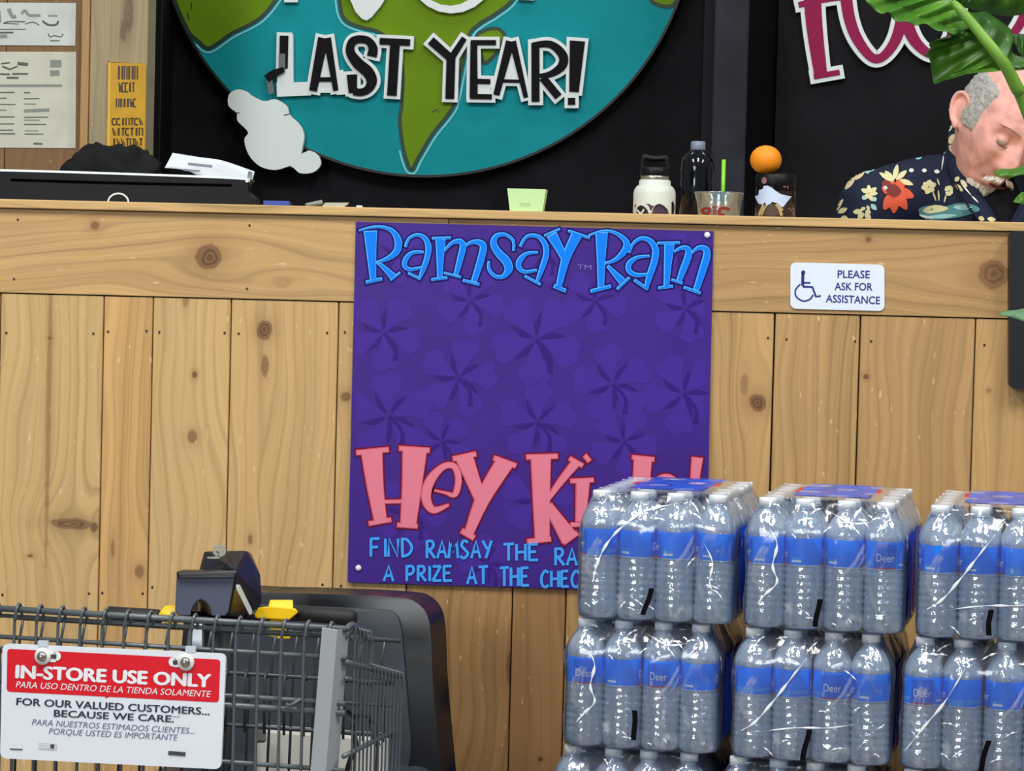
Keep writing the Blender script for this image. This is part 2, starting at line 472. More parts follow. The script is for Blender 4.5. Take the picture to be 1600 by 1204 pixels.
tones = {2: (205, 170, 117), 3: (205, 162, 106), 4: (206, 171, 118), 5: (207, 170, 116), 6: (200, 164, 112), 7: (166, 127, 82), 8: (156, 116, 74), 9: (172, 134, 86),  # boards below the poster's middle are darker: the shade there is put into their tone
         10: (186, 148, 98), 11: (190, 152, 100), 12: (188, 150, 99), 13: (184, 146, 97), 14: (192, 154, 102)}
m = MB(); mats = []
CX, CY = 0.0, 0.25
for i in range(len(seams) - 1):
    xa, xb = P0(seams[i], 490).x, P0(seams[i + 1], 490).x
    kk = []
    for (kx, ky, rx, ry, d) in knots.get(i, ()):
        p = P0(kx, ky); kk.append((p.x, p.z, rx * 0.00115, ry * 0.00115, d))
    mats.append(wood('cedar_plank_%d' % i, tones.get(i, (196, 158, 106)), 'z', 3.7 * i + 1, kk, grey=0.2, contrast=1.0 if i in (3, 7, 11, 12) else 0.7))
    m.cur = i
    g = 0.0022 if i not in (12, 11) else 0.003
    c = 0.0015
    # chamfered board
    pts = [(xa + g * .5, 0.022), (xa + g * .5, c), (xa + g * .5 + c, 0), (xb - g * .5 - c, 0), (xb - g * .5, c), (xb - g * .5, 0.022)]
    vs = [Vector((x, y, 0.02)) for x, y in pts] + [Vector((x, y, Zrail - 0.0012)) for x, y in pts]
    fs = [(k, (k + 1) % 6, 6 + (k + 1) % 6, 6 + k) for k in range(6)] + [(0, 5, 4, 3, 2, 1), (6, 7, 8, 9, 10, 11)]
    m.add(vs, fs)
dk = mat('dark_gap', (38, 24, 14), 0.9); mats.append(dk); m.cur = len(mats) - 1
m.box((P0(-260, 490).x, 0.02, 0.02), (P0(1960, 490).x, 0.04, Zcap0))
nailm = mat('nail_head', (70, 52, 38), 0.5, 0.3); mats.append(nailm); m.cur = len(mats) - 1
mp0 = wall_map(0.0)
for (nx, ny) in [(10, 520), (146, 521), (169, 518), (229, 517), (249, 519), (351, 520), (373, 521), (511, 520), (539, 519), (4, 929), (139, 927), (160, 926), (223, 927), (238, 917), (504, 913), (533, 915), (1200, 528), (1229, 530), (1336, 533), (1361, 533), (1538, 539), (844, 1186)]:
    m.disc(nx, ny, 2.0, 2.4, mp0, 0.0006, 0, 8)
fp = link('front_panel', m, mats, counter)
fp.location = (0, 0, 0)
# rail board (two lengths, butted behind the poster)
m = MB(); mats = []
kr = [[(149, 352, 8, 7, 0.8), (327, 402, 21, 20, 1.0), (440, 440, 16, 10, 0.25)], [(1552, 428, 23, 22, 0.85), (1357, 374, 4, 4, 0.9)]]
spans = [(-260, 700), (700, 1960)]
for i, (a, b_) in enumerate(spans):
    kk = [(P0(x, y).x, P0(x, y).z, rx * .00115, ry * .00115, d) for (x, y, rx, ry, d) in kr[i]]
    mats.append(wood('rail_board_%d' % i, (201, 163, 111) if i == 0 else (183, 146, 97), 'x', 60 + 9 * i, kk, grey=0.25, contrast=0.8)); m.cur = i
    m.box((P0(a, 420).x, -0.003, Zrail + 0.0008), (P0(b_, 420).x - 0.001, 0.02, Zcap0 - 0.001))
mats.append(nailm); m.cur = 2
mpr = wall_map(-0.003)
for (nx, ny) in [(28, 343), (22, 436), (390, 352), (386, 451)]:
    m.disc(nx, ny, 2.0, 2.2, mpr, 0.0006, 0, 8)
link('rail_board', m, mats, counter, bevel=0.0012)
capw = wood('cap_board', (206, 170, 116), 'x', 83.0, grey=0.1, contrast=0.9)
m = MB(); m.box((P0(-260, 330).x, -0.014, Zcap0), (P0(1960, 330).x, 0.52, Zcap1)); link('counter_top', m, capw, counter, bevel=0.002)
m = MB(); m.box((P0(-260, 330).x, 0.46, 0.0), (P0(1960, 330).x, 0.5, Zcap0)); link('back_panel', m, wood('counter_back', (150, 112, 70), 'z', 91.0), counter)
CT = Zcap1    # height of the counter top

# ================================================================== poster on the counter front
PB = -0.008
mpp = wall_map(PB)
poster = thing('poster', 'large purple poster with blue and pink hand lettering screwed to the counter front', 'poster', tuple(at(830, 920, PB)))
pur = bpy.data.materials.new('purple_print'); pur.use_nodes = True
nt = pur.node_tree; b = nt.nodes['Principled BSDF']
tc = nt.nodes.new('ShaderNodeTexCoord'); n = nt.nodes.new('ShaderNodeTexNoise'); n.inputs['Scale'].default_value = 7; n.inputs['Detail'].default_value = 3
nt.links.new(tc.outputs['Object'], n.inputs['Vector'])
mx = nt.nodes.new('ShaderNodeMix'); mx.data_type = 'RGBA'; mx.inputs['A'].default_value = lin((56, 28, 118)); mx.inputs['B'].default_value = lin((66, 38, 140))
nt.links.new(n.outputs['Fac'], mx.inputs['Factor']); nt.links.new(mx.outputs['Result'], b.inputs['Base Color'])
b.inputs['Roughness'].default_value = 0.45; b.inputs['Specular IOR Level'].default_value = 0.25
m = MB()
quad = [(556, 346), (1115, 361), (1103, 927), (543, 909)]
m.poly(list(reversed(quad)), mpp, 0.0, 0.004)
link('panel', m, pur, poster)
# faint hibiscus pattern printed over the whole ground
fl1 = mat('purple_flower_print', (70, 42, 144), 0.4, spec=0.2); fl2 = mat('purple_flower_print_dark', (52, 28, 118), 0.4, spec=0.2)
m = MB()
def hib(cx, cy, s, rot, dark=True):
    m.cur = 0
    for k in range(5):
        a = rot + 2 * math.pi * k / 5
        pts = []
        for (r, t) in [(0.14, -0.35), (0.5, -0.42), (0.82, -0.48), (1.0, -0.3), (0.96, -0.1), (1.05, 0.05), (0.98, 0.25), (0.85, 0.44), (0.5, 0.36), (0.14, 0.3)]:
            pts.append((cx + s * r * math.cos(a + t), cy + s * r * math.sin(a + t)))
        pts = catmull(pts, 3, True)
        x_ = [p for p in pts]
        pts = [(min(1101, max(556, p[0])), min(904, max(364, p[1]))) for p in pts]
        m.poly(pts, mpp, 0.0003 + 0.00002 * k)
    if dark:
        m.cur = 1
        for k in range(5):
            a = rot + 2 * math.pi * (k + 0.5) / 5
            m.ribbon([(cx + s * .12 * math.cos(a), cy + s * .12 * math.sin(a)), (cx + s * .35 * math.cos(a), cy + s * .35 * math.sin(a)), (cx + s * .62 * math.cos(a + .1), cy + s * .62 * math.sin(a + .1))], [s * .04, s * .12, s * .02], mpp, 0.0006)
        m.ribbon([(cx, cy), (cx + s * .3, cy + s * .35), (cx + s * .3, cy + s * .75)], [s * .1, s * .08, s * .14], mpp, 0.0007)
for a in [(1068, 615, 62, 0.5), (1072, 482, 52, 0.1), (608, 650, 66, 0.9), (600, 520, 58, 0.3), (716, 590, 60, 1.2), (838, 530, 70, 0.4), (958, 600, 62, 0.8), (930, 470, 50, 1.5), (735, 470, 52, 0.2), (840, 660, 60, 1.0), (690, 690, 46, 0.6), (975, 690, 52, 0.2),
          (622, 398, 46, 0.4), (1060, 398, 42, 0.9), (848, 394, 48, 1.3), (640, 800, 56, 0.1), (760, 880, 46, 0.7), (840, 780, 56, 1.1), (1000, 800, 60, 0.5)]:
    hib(*a)
link('flower_print', m, [fl1, fl2], poster)

# --- blue title lettering
def Z1(x, y): return (540 + x * .1875, 340 + y * .1875)
def Z2(x, y): return (820 + x * .1875, 340 + y * .1875)
def Z3(x, y): return (530 + x * .375, 620 + y * .375)
title = [
 (Z1, [([(112,107),(200,82),(300,76),(390,110),(438,190),(430,270),(380,322),(310,355),(255,372)],[14,20,24,38,60,58,44,28,20]), ([(207,108),(216,300),(230,518)],[112,80,52]), ([(272,375),(330,425),(400,495)],[26,42,62]), ([(375,520),(455,455)],20), ([(170,537),(305,508)],28)]),
 (Z1, [([(497,243),(530,172),(600,142),(662,172),(690,240),(680,330),(650,420),(615,508)],[25,24,28,40,50,46,42,22]), ([(650,285),(560,290),(505,340),(492,400),(540,430),(640,412)],[20,30,42,38,30,22]), ([(522,460),(625,510)],22)]),
 (Z1, [([(720,172),(878,166)],22), ([(792,172),(788,330),(785,500)],[86,62,42]), ([(715,515),(848,498)],24), ([(822,275),(885,212),(945,195),(978,230),(958,330),(920,472)],[20,30,42,52,52,40]), ([(820,458),(962,495)],20), ([(985,242),(1050,205),(1115,205),(1148,245),(1120,370),(1068,532)],[20,32,48,58,58,48]), ([(978,520),(1115,556)],24)]),
 (Z1, [([(1400,275),(1396,190),(1330,140),(1258,152),(1232,212),(1272,290),(1338,360),(1358,430),(1310,490),(1240,482),(1195,425),(1194,360)],[22,24,28,42,54,64,74,66,36,30,28,20])]),
 (Z2, [([(-38,240),(0,172),(50,147),(118,160),(168,220),(178,300),(150,400),(100,535)],[26,26,30,34,46,48,46,26]), ([(110,288),(20,298),(-40,350),(-50,410),(0,450),(100,435)],[20,30,46,42,30,22]), ([(0,485),(132,556)],22)]),
 (Z2, [([(222,138),(280,240),(335,345)],[92,72,60]), ([(440,128),(345,330),(280,582)],[92,72,48]), ([(163,150),(292,93)],20), ([(362,108),(540,168)],22), ([(242,568),(342,608)],32)]),
 (Z2, [([(533,148),(640,112),(740,120),(828,178),(850,240),(802,310),(735,360),(665,378)],[18,20,26,42,60,46,30,20]), ([(640,118),(636,340),(634,580)],[104,72,52]), ([(690,400),(750,465),(812,530)],[26,46,66]), ([(768,595),(872,498)],24), ([(548,612),(718,570)],30)]),
 (Z2, [([(868,292),(900,220),(968,172),(1040,190),(1088,260),(1080,360),(1040,480),(1008,592)],[24,26,32,42,56,56,52,32]), ([(1040,318),(940,330),(872,380),(868,440),(930,476),(1035,470)],[20,30,46,42,36,22]), ([(912,518),(1026,595)],26)]),
 (Z2, [([(1103,212),(1292,207)],22), ([(1205,214),(1190,400),(1178,582)],[86,62,44]), ([(1112,585),(1235,570)],24), ([(1245,282),(1308,250),(1358,262),(1360,322),(1320,430),(1282,530)],[20,32,48,58,56,42]), ([(1222,514),(1314,546)],22), ([(1390,292),(1448,250),(1508,262),(1515,322),(1480,440),(1428,600)],[20,36,52,62,62,50]), ([(1325,578),(1465,628)],24)]),
]
hey = [
 [([(135,222),(150,370),(172,515)],[92,72,55]), ([(70,232),(208,218)],24), ([(122,527),(218,510)],22), ([(315,215),(303,370),(287,535)],[105,85,68]), ([(248,213),(378,222)],24), ([(240,532),(328,538)],22), ([(182,436),(275,434)],18)],
 [([(395,388),(440,398),(482,405),(497,340),(478,288),(430,292),(378,350),(362,420),(392,470),(458,448)],[12,14,26,30,28,30,42,42,32,14])],
 [([(520,248),(555,340),(592,432)],[78,62,52]), ([(472,258),(572,236)],24), ([(692,268),(600,420),(538,572)],[78,64,40]), ([(642,252),(738,287)],24), ([(508,555),(564,588)],26)],
 [([(840,248),(842,420),(846,592)],[86,74,64]), ([(778,250),(912,246)],24), ([(782,602),(884,590)],24), ([(990,268),(920,355),(858,442)],[42,32,20]), ([(958,254),(1016,287)],22), ([(868,448),(915,520),(962,592)],[40,58,78]), ([(932,608),(994,563)],24)],
 [([(1015,350),(1010,440),(1004,522)],[60,52,42]), ([(962,350),(1062,345)],22), ([(962,532),(1042,528)],22), ([(1024,262),(1042,248)],36)],
 [([(1265,258),(1255,400),(1240,560)],[78,70,50]), ([(1218,250),(1314,260)],22), ([(1235,420),(1180,410),(1150,470),(1170,540),(1235,530)],[20,34,46,40,24])],
 [([(1400,345),(1370,332),(1335,350),(1340,420),(1385,470),(1380,530),(1330,540)],[20,26,40,44,50,40,22])],
 [([(1492,250),(1482,340),(1472,440)],[50,40,24]), ([(1468,505),(1478,520)],36)],
]
def letters(parts, name, outline_m, fill_m, light_m, g_out, k, part_of):
    for (zf, strokes) in parts:
        mm = MB()
        for c, (gr, off, use) in enumerate(((g_out, 0.0008, outline_m), (0.0, 0.0013, light_m), (-1.3, 0.0018, fill_m))):
            mm.cur = c
            for j, (pts, wd) in enumerate(strokes):
                pp = [zf(*p) for p in pts]
                ww = [v * k for v in wd] if isinstance(wd, list) else [wd * k] * len(pts)
                if c == 2: ww = [max(0.6, v - 0.0) for v in ww]
                sub = off + 0.00003 * j
                if c == 2:
                    # the highlight runs along the left edge: the fill is set a little to the right
                    pp = [(x + 0.5, y + 0.3) for x, y in pp]; ww = [max(0.5 + 2.6, v) for v in ww]
                mm.ribbon(pp, ww, mpp, sub, 0, True, gr)
        link(name, mm, [outline_m, light_m, fill_m], part_of)
nav = mat('navy_outline_print', (20, 14, 104), 0.5, spec=0.2); blu = mat('bright_blue_print', (4, 124, 240), 0.5, spec=0.2); lblu = mat('light_blue_print', (84, 180, 255), 0.5, spec=0.2)
letters(title, 'title_letter', nav, blu, lblu, 2.7, .1875, poster)
crim = mat('crimson_outline_print', (104, 10, 58), 0.5, spec=0.2); pink = mat('pink_print', (212, 88, 110), 0.5, spec=0.2); lpink = mat('light_pink_print', (224, 124, 144), 0.5, spec=0.2)
letters([(Z3, h) for h in hey], 'headline_letter', crim, lpink, pink, 2.5, .375, poster)
# hand lettered capitals in two lines
STK = {'F': [[(0,0),(0,1)],[(0,0),(.8,-.02)],[(0,.48),(.65,.45)]], 'I': [[(.5,0),(.5,1)]], 'N': [[(0,1),(.05,0),(.85,1),(.9,0)]], 'D': [[(0.05,0),(.1,1)],[(-.05,.02),(.5,.05),(.95,.45),(.7,.85),(.05,1)]],
 'R': [[(.1,1),(.1,0)],[(-.02,.05),(.6,.02),(.8,.25),(.55,.48),(.12,.5)],[(.3,.5),(.95,1)]], 'A': [[(0,1),(.5,0),(.95,1)],[(.2,.66),(.8,.62)]], 'M': [[(0,1),(.18,0),(.5,.7),(.85,0),(1,1)]],
 'S': [[(.85,.1),(.45,0),(.15,.25),(.5,.5),(.85,.75),(.45,1),(.05,.9)]], 'Y': [[(0,0),(.48,.48)],[(.95,0),(.35,1)]], 'T': [[(0,.02),(1,-.02)],[(.5,0),(.5,1)]], 'H': [[(.05,0),(.05,1)],[(.9,0),(.9,1)],[(.05,.5),(.9,.48)]],
 'E': [[(.05,0),(.05,1)],[(0,.02),(.85,0)],[(.05,.48),(.7,.46)],[(.05,.98),(.9,.96)]], 'P': [[(.1,1),(.1,0)],[(0,.05),(.65,.02),(.85,.28),(.6,.52),(.12,.54)]], 'Z': [[(.05,.03),(.9,.02)],[(.9,.02),(.05,.97)],[(.05,.97),(.95,.96)]],
 'C': [[(.9,.12),(.5,0),(.08,.4),(.2,.9),(.6,1),(.92,.88)]], 'K': [[(.08,0),(.08,1)],[(.85,0),(.1,.52)],[(.15,.5),(.9,1)]], 'L': [[(.1,0),(.1,1)],[(.1,.98),(.85,.96)]], 'O': [[(.5,0),(.1,.4),(.3,.95),(.75,.95),(.95,.4),(.5,0)]]}
words_ = [('FIND', 130, 312, 590, 664), ('RAMSAY', 360, 643, 598, 670), ('THE', 682, 840, 612, 680), ('RAM', 895, 1050, 630, 700), ('A', 184, 234, 702, 766), ('PRIZE', 276, 480, 703, 766), ('AT', 532, 626, 706, 778), ('THE', 668, 800, 710, 786), ('CHEC', 838, 1008, 724, 790)]
bp_ = mat('caption_blue_print', (62, 156, 244), 0.4); bo_ = mat('caption_dark_print', (34, 20, 118), 0.4)
for wd_, xa, xb, ya, yb in words_:
    mm = MB(); kst = 0
    nW = sum(0.35 if c == 'I' else 1 for c in wd_); adv = (xb - xa) / nW; x = xa
    for c in wd_:
        cw_ = adv * (0.35 if c == 'I' else 1)
        for st in STK[c]:
            pts = [Z3(x + p[0] * (cw_ * .82 if c != 'I' else cw_ * .5) + cw_ * (.05 if c != 'I' else .22), ya + p[1] * (yb - ya)) for p in st]
            sm_ = c in 'DRSPCO' and len(st) > 3
            kst += 1; mm.cur = 0; mm.ribbon(pts, 4.2, mpp, 0.0008 + .00003 * kst, 0, sm_, 1.0)
            mm.cur = 1; mm.ribbon(pts, 4.0, mpp, 0.0018 + .00003 * kst, 0, sm_, 0.2)
        x += cw_
    link('caption_word', mm, [bo_, bp_], poster)
mm = MB(); put_text(mm, 'TM', (902, 420), (924, 421), 7, mpp, 0.001); link('trade_mark', mm, mat('faint_print', (120, 110, 190), 0.4), poster)
for (sx, sy) in ((1105, 367), (560, 887)):
    mm = MB(); p = at(sx, sy, PB - 0.0015); mm.ball(p, (0.0055, 0.0035, 0.0055), 14, 8); link('screw_cap', mm, mat('white_plastic', (228, 232, 236), 0.35), poster, smooth=True)

# ================================================================== PLEASE ASK FOR ASSISTANCE sign
SB = -0.006
mps = wall_map(SB)
sign = thing('access_sign', 'small white sign with a blue wheelchair symbol on the rail board', 'sign', tuple(at(1309, 488, SB)))
def rrect(x0, y0, x1, y1, r, sk=0.0, n=6):
    pts = []
    for (cx, cy, a) in ((x1 - r, y0 + r, -90), (x1 - r, y1 - r, 0), (x0 + r, y1 - r, 90), (x0 + r, y0 + r, 180)):
        for i in range(n + 1):
            t = R(a + 90 * i / n); x, y = cx + r * math.cos(t), cy + r * math.sin(t)
            pts.append((x, y + (x - x0) * sk))
    return pts
m = MB(); m.poly(list(reversed(rrect(1235, 409.5, 1382, 482, 9, 0.026))), mps, 0, 0.003)
link('plate', m, mat('sign_white', (222, 230, 242), 0.3), sign)
sb_ = mat('sign_blue', (34, 48, 128), 0.4)
def Z4(x, y): return (1180 + x * .2625, 340 + y * .2625)
m = MB(); m.disc(*Z4(286, 325), 3.2, 3.2, mps, .0006); m.ribbon([Z4(284, 330), Z4(282, 405)], 4.6, mps, .0006)
m.ribbon([Z4(286, 387), Z4(328, 387)], 2.6, mps, .0006); m.ribbon([Z4(282, 410), Z4(340, 412), Z4(362, 470), Z4(390, 464)], 3.2, mps, .0007, 0, False)
m.ribbon([Z4(268, 395), Z4(240, 430), Z4(245, 470), Z4(285, 495), Z4(325, 485), Z4(345, 458)], 2.4, mps, .0006)
link('wheelchair_symbol', m, sb_, sign)
for st, a, b_, h in (('PLEASE', (490, 357), (682, 360), 44), ('ASK FOR', (472, 430), (698, 433), 44), ('ASSISTANCE', (420, 502), (742, 514), 44)):
    m = MB(); put_text(m, st, Z4(*a), Z4(*b_), h * .2625, mps, .0006, 0.012); link('text_line', m, sb_, sign)

# black panel at the right edge of the counter front
m = MB(); mp = wall_map(-0.004)
m.poly(list(reversed(rrect(1574, 362, 1720, 606, 10, 0.02))), mp, 0.03, 0.026)
o = link('wall_panel', m, mat('black_satin_plastic', (24, 26, 31), 0.45), bevel=0.002); tag(o, 'black rounded panel mounted on the counter front right of the white access sign', 'panel')

# ================================================================== round globe sign on the back wall
GY = 2.27
mg = wall_map(GY)
globe = thing('globe_sign', 'round cut-out globe sign in teal and green with black lettering on the black wall', 'sign', tuple(at(667, 282, GY)))
gx, gy, gr = 667, -138, 418
m = MB(); m.cur = 0
ring = [(gx + (gr) * math.cos(2 * math.pi * i / 120), gy + (gr - 4) * math.sin(2 * math.pi * i / 120)) for i in range(120)]
m.poly(list(reversed(ring)), mg, 0.03, 0.02)
m.cur = 1; m.ribbon(ring, 4, mg, 0.0308, 0.02, False, 0, True)
link('disc', m, [mat('teal_paint', (12, 140, 148), 0.65, spec=0.15, var=0.06, vscale=3), mat('globe_edge', (16, 20, 22), 0.5)], globe)
def G2(x, y): return (230 + x * .29375, y * .29375)
def G3(x, y): return (680 + x * .29375, y * .29375)
green = mat('land_green', (104, 138, 18), 0.65, spec=0.15, var=0.05, vscale=4); dgreen = mat('land_outline', (18, 52, 30), 0.5); lblue = mat('water_line', (110, 196, 206), 0.5)
def circ_in(p):
    d = math.hypot(p[0] - gx, (p[1] - gy) * 418 / 414); k = min(1, (gr - 3) / d); return (gx + (p[0] - gx) * k, gy + (p[1] - gy) * k)
land = [
 ([G2(150,-400),G2(120,-200),G2(160,0),G2(165,60),G2(185,130),G2(225,185),G2(285,225),G2(330,262),G2(375,245),G2(460,185),G2(560,135),G2(620,95),G2(680,25),G2(720,-60),G2(690,-260),G2(560,-420),G2(400,-520)], (6, 13)),
 ([G2(1000,-140),G2(1030,-10),G2(1045,80),G2(1080,125),G2(1160,155),G2(1230,172),G2(1292,215),G2(1345,290),G2(1368,400),G2(1362,560),G2(1352,650),G2(1372,800),G2(1410,905),G3(-85,845),G3(-10,720),G3(70,620),G3(105,560),G3(130,450),G3(160,300),G3(190,185),G3(245,130),G3(330,78),G3(420,0),G3(470,-140),G3(300,-300),G2(1300,-300)], (0, 18)),
 ([G3(228,205),G3(262,172),G3(310,158),G3(352,166),G3(374,200),G3(350,260),G3(290,330),G3(262,330)], (0, 5)),
 ([G3(1060,-160),G3(1140,-10),G3(1160,18),G3(1200,36),G3(1250,40),G3(1290,15),G3(1400,-60),G3(1300,-300)], (0, 5)),
]
for k, (pts, seg) in enumerate(land):
    pts = [circ_in(p) for p in pts]
    sm_ = [circ_in(p) for p in catmull(pts, 6, True)]
    mm = MB(); mm.cur = 1; mm.ribbon(sm_, 5.5, mg, 0.0322, 0, False, 0, True)
    mm.cur = 0; mm.poly(sm_, mg, 0.0318)
    mm.cur = 2
    cxm = sum(p[0] for p in sm_) / len(sm_); cym = sum(p[1] for p in sm_) / len(sm_)
    if k in (0, 1):
        sub = sm_[seg[0] * 6:seg[1] * 6] if k == 0 else sm_[0:8 * 6]
        # outward offset water line
        outl = []
        for i in range(len(sub)):
            a, c_ = sub[max(0, i - 1)], sub[min(len(sub) - 1, i + 1)]
            tx, ty = c_[0] - a[0], c_[1] - a[1]; l = math.hypot(tx, ty) or 1
            outl.append((sub[i][0] - ty / l * 6.5, sub[i][1] + tx / l * 6.5))
        mm.ribbon(outl, [1.0] + [3.0] * (len(outl) - 2) + [1.0], mg, 0.0316, 0, False)
        if k == 1:
            sub = sm_[11 * 6:24 * 6]; outl = []
            for i in range(len(sub)):
                a, c_ = sub[max(0, i - 1)], sub[min(len(sub) - 1, i + 1)]
                tx, ty = c_[0] - a[0], c_[1] - a[1]; l = math.hypot(tx, ty) or 1
                outl.append((sub[i][0] - ty / l * 6.5, sub[i][1] + tx / l * 6.5))
            mm.ribbon(outl, [3.0] * len(outl), mg, 0.0316, 0, False)
    mm.cur = 1
    if k == 0:
        for s_ in ([(250,22),(246,60)], [(228,75),(235,112)]): mm.ribbon([G2(*p) for p in s_], 1.8, mg, 0.0324)
    if k == 1: mm.ribbon([G2(1520,600), G2(1553,586), G2(1556,604)], 1.8, mg, 0.0324, 0, False)
    link('land_shape', mm, [green, dgreen, lblue], globe)
# cloud cut-out
m = MB()
cl = [(500,483),(455,510),(452,570),(495,608),(500,650),(555,708),(535,750),(560,830),(620,890),(700,908),(780,890),(830,925),(900,920),(938,880),(925,830),(880,806),(840,815),(852,730),(830,670),(775,615),(760,570),(700,535),(640,545),(575,515),(550,495)]
cp = catmull([G2(*p) for p in cl], 4, True)
m.cur = 0; m.poly(cp, mg, 0.052, 0.016)
m.cur = 1
for s_ in ([(495,608),(510,606)], [(745,620),(775,612)], [(838,822),(850,795)], [(785,893),(770,888)]): m.ribbon([G2(*p) for p in s_], 1.6, mg, 0.0526)
m.ribbon(cp, 1.2, mg, 0.0515, 0, False, 0, True)
link('cloud', m, [mat('cloud_white', (222, 233, 230), 0.6, spec=0.2), mat('cloud_line', (40, 48, 48), 0.5)], globe)
white_l = mat('letter_white', (224, 233, 233), 0.6, spec=0.2); black_l = mat('letter_black', (18, 17, 21), 0.7, spec=0.12); grey_l = mat('letter_peeled', (96, 98, 102), 0.5)
LY = {
 'L': (G2, [([(745,200),(741,370)],44)], [([(748,192),(750,508)],86), ([(705,485),(885,478)],72)]),
 'A1': (G2, [([(952,212),(898,490)],[54,40]), ([(972,212),(1018,488)],[40,26]), ([(925,430),(1015,430)],22)], [([(955,300),(955,500)],[40,110]), ([(1040,380),(1045,510)],[30,50])]),
 'S': (G2, [([(1208,308),(1214,262),(1180,222),(1112,226),(1094,282),(1132,342),(1188,392),(1208,440),(1188,482),(1150,498),(1112,492)],[52,46,40,42,46,58,60,54,42,38,40]), ([(1108,500),(1103,405)],[42,54])], []),
 'T': (G2, [([(1332,220),(1314,515)],50), ([(1250,228),(1410,236)],34)], []),
 'Y': (G3, [([(-12,225),(95,320)],[46,42]), ([(165,212),(95,320)],[28,36]), ([(95,305),(88,532)],46)], []),
 'E': (G3, [([(215,230),(214,525)],[34,42]), ([(200,236),(332,236)],26), ([(232,440),(302,442)],26), ([(196,520),(310,522)],26)], [([(268,430),(268,515)],[70,70])]),
 'A2': (G3, [([(408,230),(334,512)],[46,32]), ([(420,230),(490,525)],[36,24]), ([(370,438),(470,440)],16)], [([(415,300),(415,430)],[30,80])]),
 'R': (G3, [([(540,238),(541,548)],42), ([(528,250),(620,246),(684,302),(680,360),(620,402),(548,412)],[30,38,48,46,32,16]), ([(578,420),(662,522)],42)], []),
 'X': (G3, [([(762,228),(744,496)],[80,50]), ([(712,546),(750,546)],36)], []),
}
for li, (key, (zf, st, extra)) in enumerate(LY.items()):
    mm = MB(); mm.cur = 0
    for j, (pts, wd) in enumerate(list(st) + list(extra)):
        ww = [v * .29375 for v in wd] if isinstance(wd, list) else wd * .29375
        g = 5.4 if j < len(st) else 0.0
        mm.ribbon([zf(*p) for p in pts], ww, mg, 0.047 + .0004 * li + 0.00004 * j, 0.014, True, g)
    mm.cur = 1
    for j, (pts, wd) in enumerate(st):
        ww = [v * .29375 for v in wd] if isinstance(wd, list) else wd * .29375
        mm.ribbon([zf(*p) for p in pts], ww, mg, 0.0535 + .0001 * li + 0.00004 * j, 0.006, True)
    if key == 'L':
        mm.cur = 2; mm.ribbon([zf(735, 295), zf(735, 372)], 10, mg, 0.0545, 0.002)
        mm.cur = 1; mm.ribbon([zf(745, 378), zf(690, 402), zf(655, 430)], [7, 11, 12], mg, 0.062, 0.012)
        mm.cur = 2; mm.ribbon([zf(668, 425), zf(680, 508)], 9, mg, 0.058, 0.003)
    link('sign_letter', mm, [white_l, black_l, grey_l], globe)
# bottoms of the white letters of the line above (their tops leave the frame)
mm = MB(); mm.ribbon([(459, -130), (459, 6.5)], 21, mg, 0.047, 0.014); mm.ribbon([(470, -126), (578, 10)], 34, mg, 0.0471, 0.014, False)
mm.poly([(540,-60),(550,0),(559,21),(569,32),(576,35),(584,30),(598,13),(606,0),(610,-60)], mg, 0.0472, 0.014); mm.ribbon([(594, -130), (592, -10)], 26, mg, 0.047, 0.014); link('sign_letter', mm, white_l, globe)
mm = MB(); mm.ribbon([(646 + 61 + 66 * math.cos(t), -56 + 74 * math.sin(t) ) for t in [2 * math.pi * i / 24 for i in range(24)]], [17 + 6 * math.sin(2 * math.pi * i / 24 + 2.6) for i in range(24)], mg, 0.047, 0.014, False, 0, True); link('sign_letter', mm, white_l, globe)
mm = MB(); mm.ribbon([(830, -130), (824, 3)], 24, mg, 0.047, 0.014); mm.ribbon([(793, -128), (868, -126)], 22, mg, 0.0471, 0.014); link('sign_letter', mm, white_l, globe)

# ================================================================== crimson letters on the black wall at the right
FY = 2.15
mf = wall_map(FY)
food = thing('wall_lettering', 'crimson serif letters edged in white on the black wall at the right', 'lettering', tuple(at(1400, 130, FY)))
def F4(x, y): return (1080 + x * .325, y * .325)
cw_ = mat('crimson_paint', (146, 32, 78), 0.65, spec=0.15)
FO = [[([(572,-160),(590,120),(622,368)],[88,78,62]), ([(588,372),(712,350)],26), ([(515,28),(640,2),(740,-12)],28), ([(500,-160),(740,-190)],34)],
      [([(900,-330),(790,-240),(745,-80),(752,60),(790,180),(860,275),(915,278),(975,205),(1010,95),(1030,-60),(1000,-240),(900,-330)],[40,50,56,56,52,44,42,50,58,62,56,40]), ([(1018,-120),(1016,0),(1012,118)],[50,46,30])],
      [([(1140,-300),(1050,-200),(1018,-40),(1022,70),(1060,180),(1115,245),(1170,262),(1240,200),(1270,90),(1280,-60),(1250,-220),(1140,-300)],[40,56,62,62,56,46,40,50,60,60,54,40])],
      [([(1640,-60),(1590,90),(1545,165)],[44,44,40])]]
for fi, st in enumerate(FO):
    mm = MB(); mm.cur = 0
    for j, (pts, wd) in enumerate(st):
        ww = [v * .325 for v in wd] if isinstance(wd, list) else wd * .325
        mm.ribbon([F4(*p) for p in pts], ww, mf, 0.020 + .0003 * fi + .00005 * j, 0.018, True, 6.5)
    mm.cur = 1
    for j, (pts, wd) in enumerate(st):
        ww = [v * .325 for v in wd] if isinstance(wd, list) else wd * .325
        mm.ribbon([F4(*p) for p in pts], ww, mf, 0.0225 + .0003 * fi + .00005 * j, 0.002, True)
    link('letter', mm, [white_l, cw_], food)

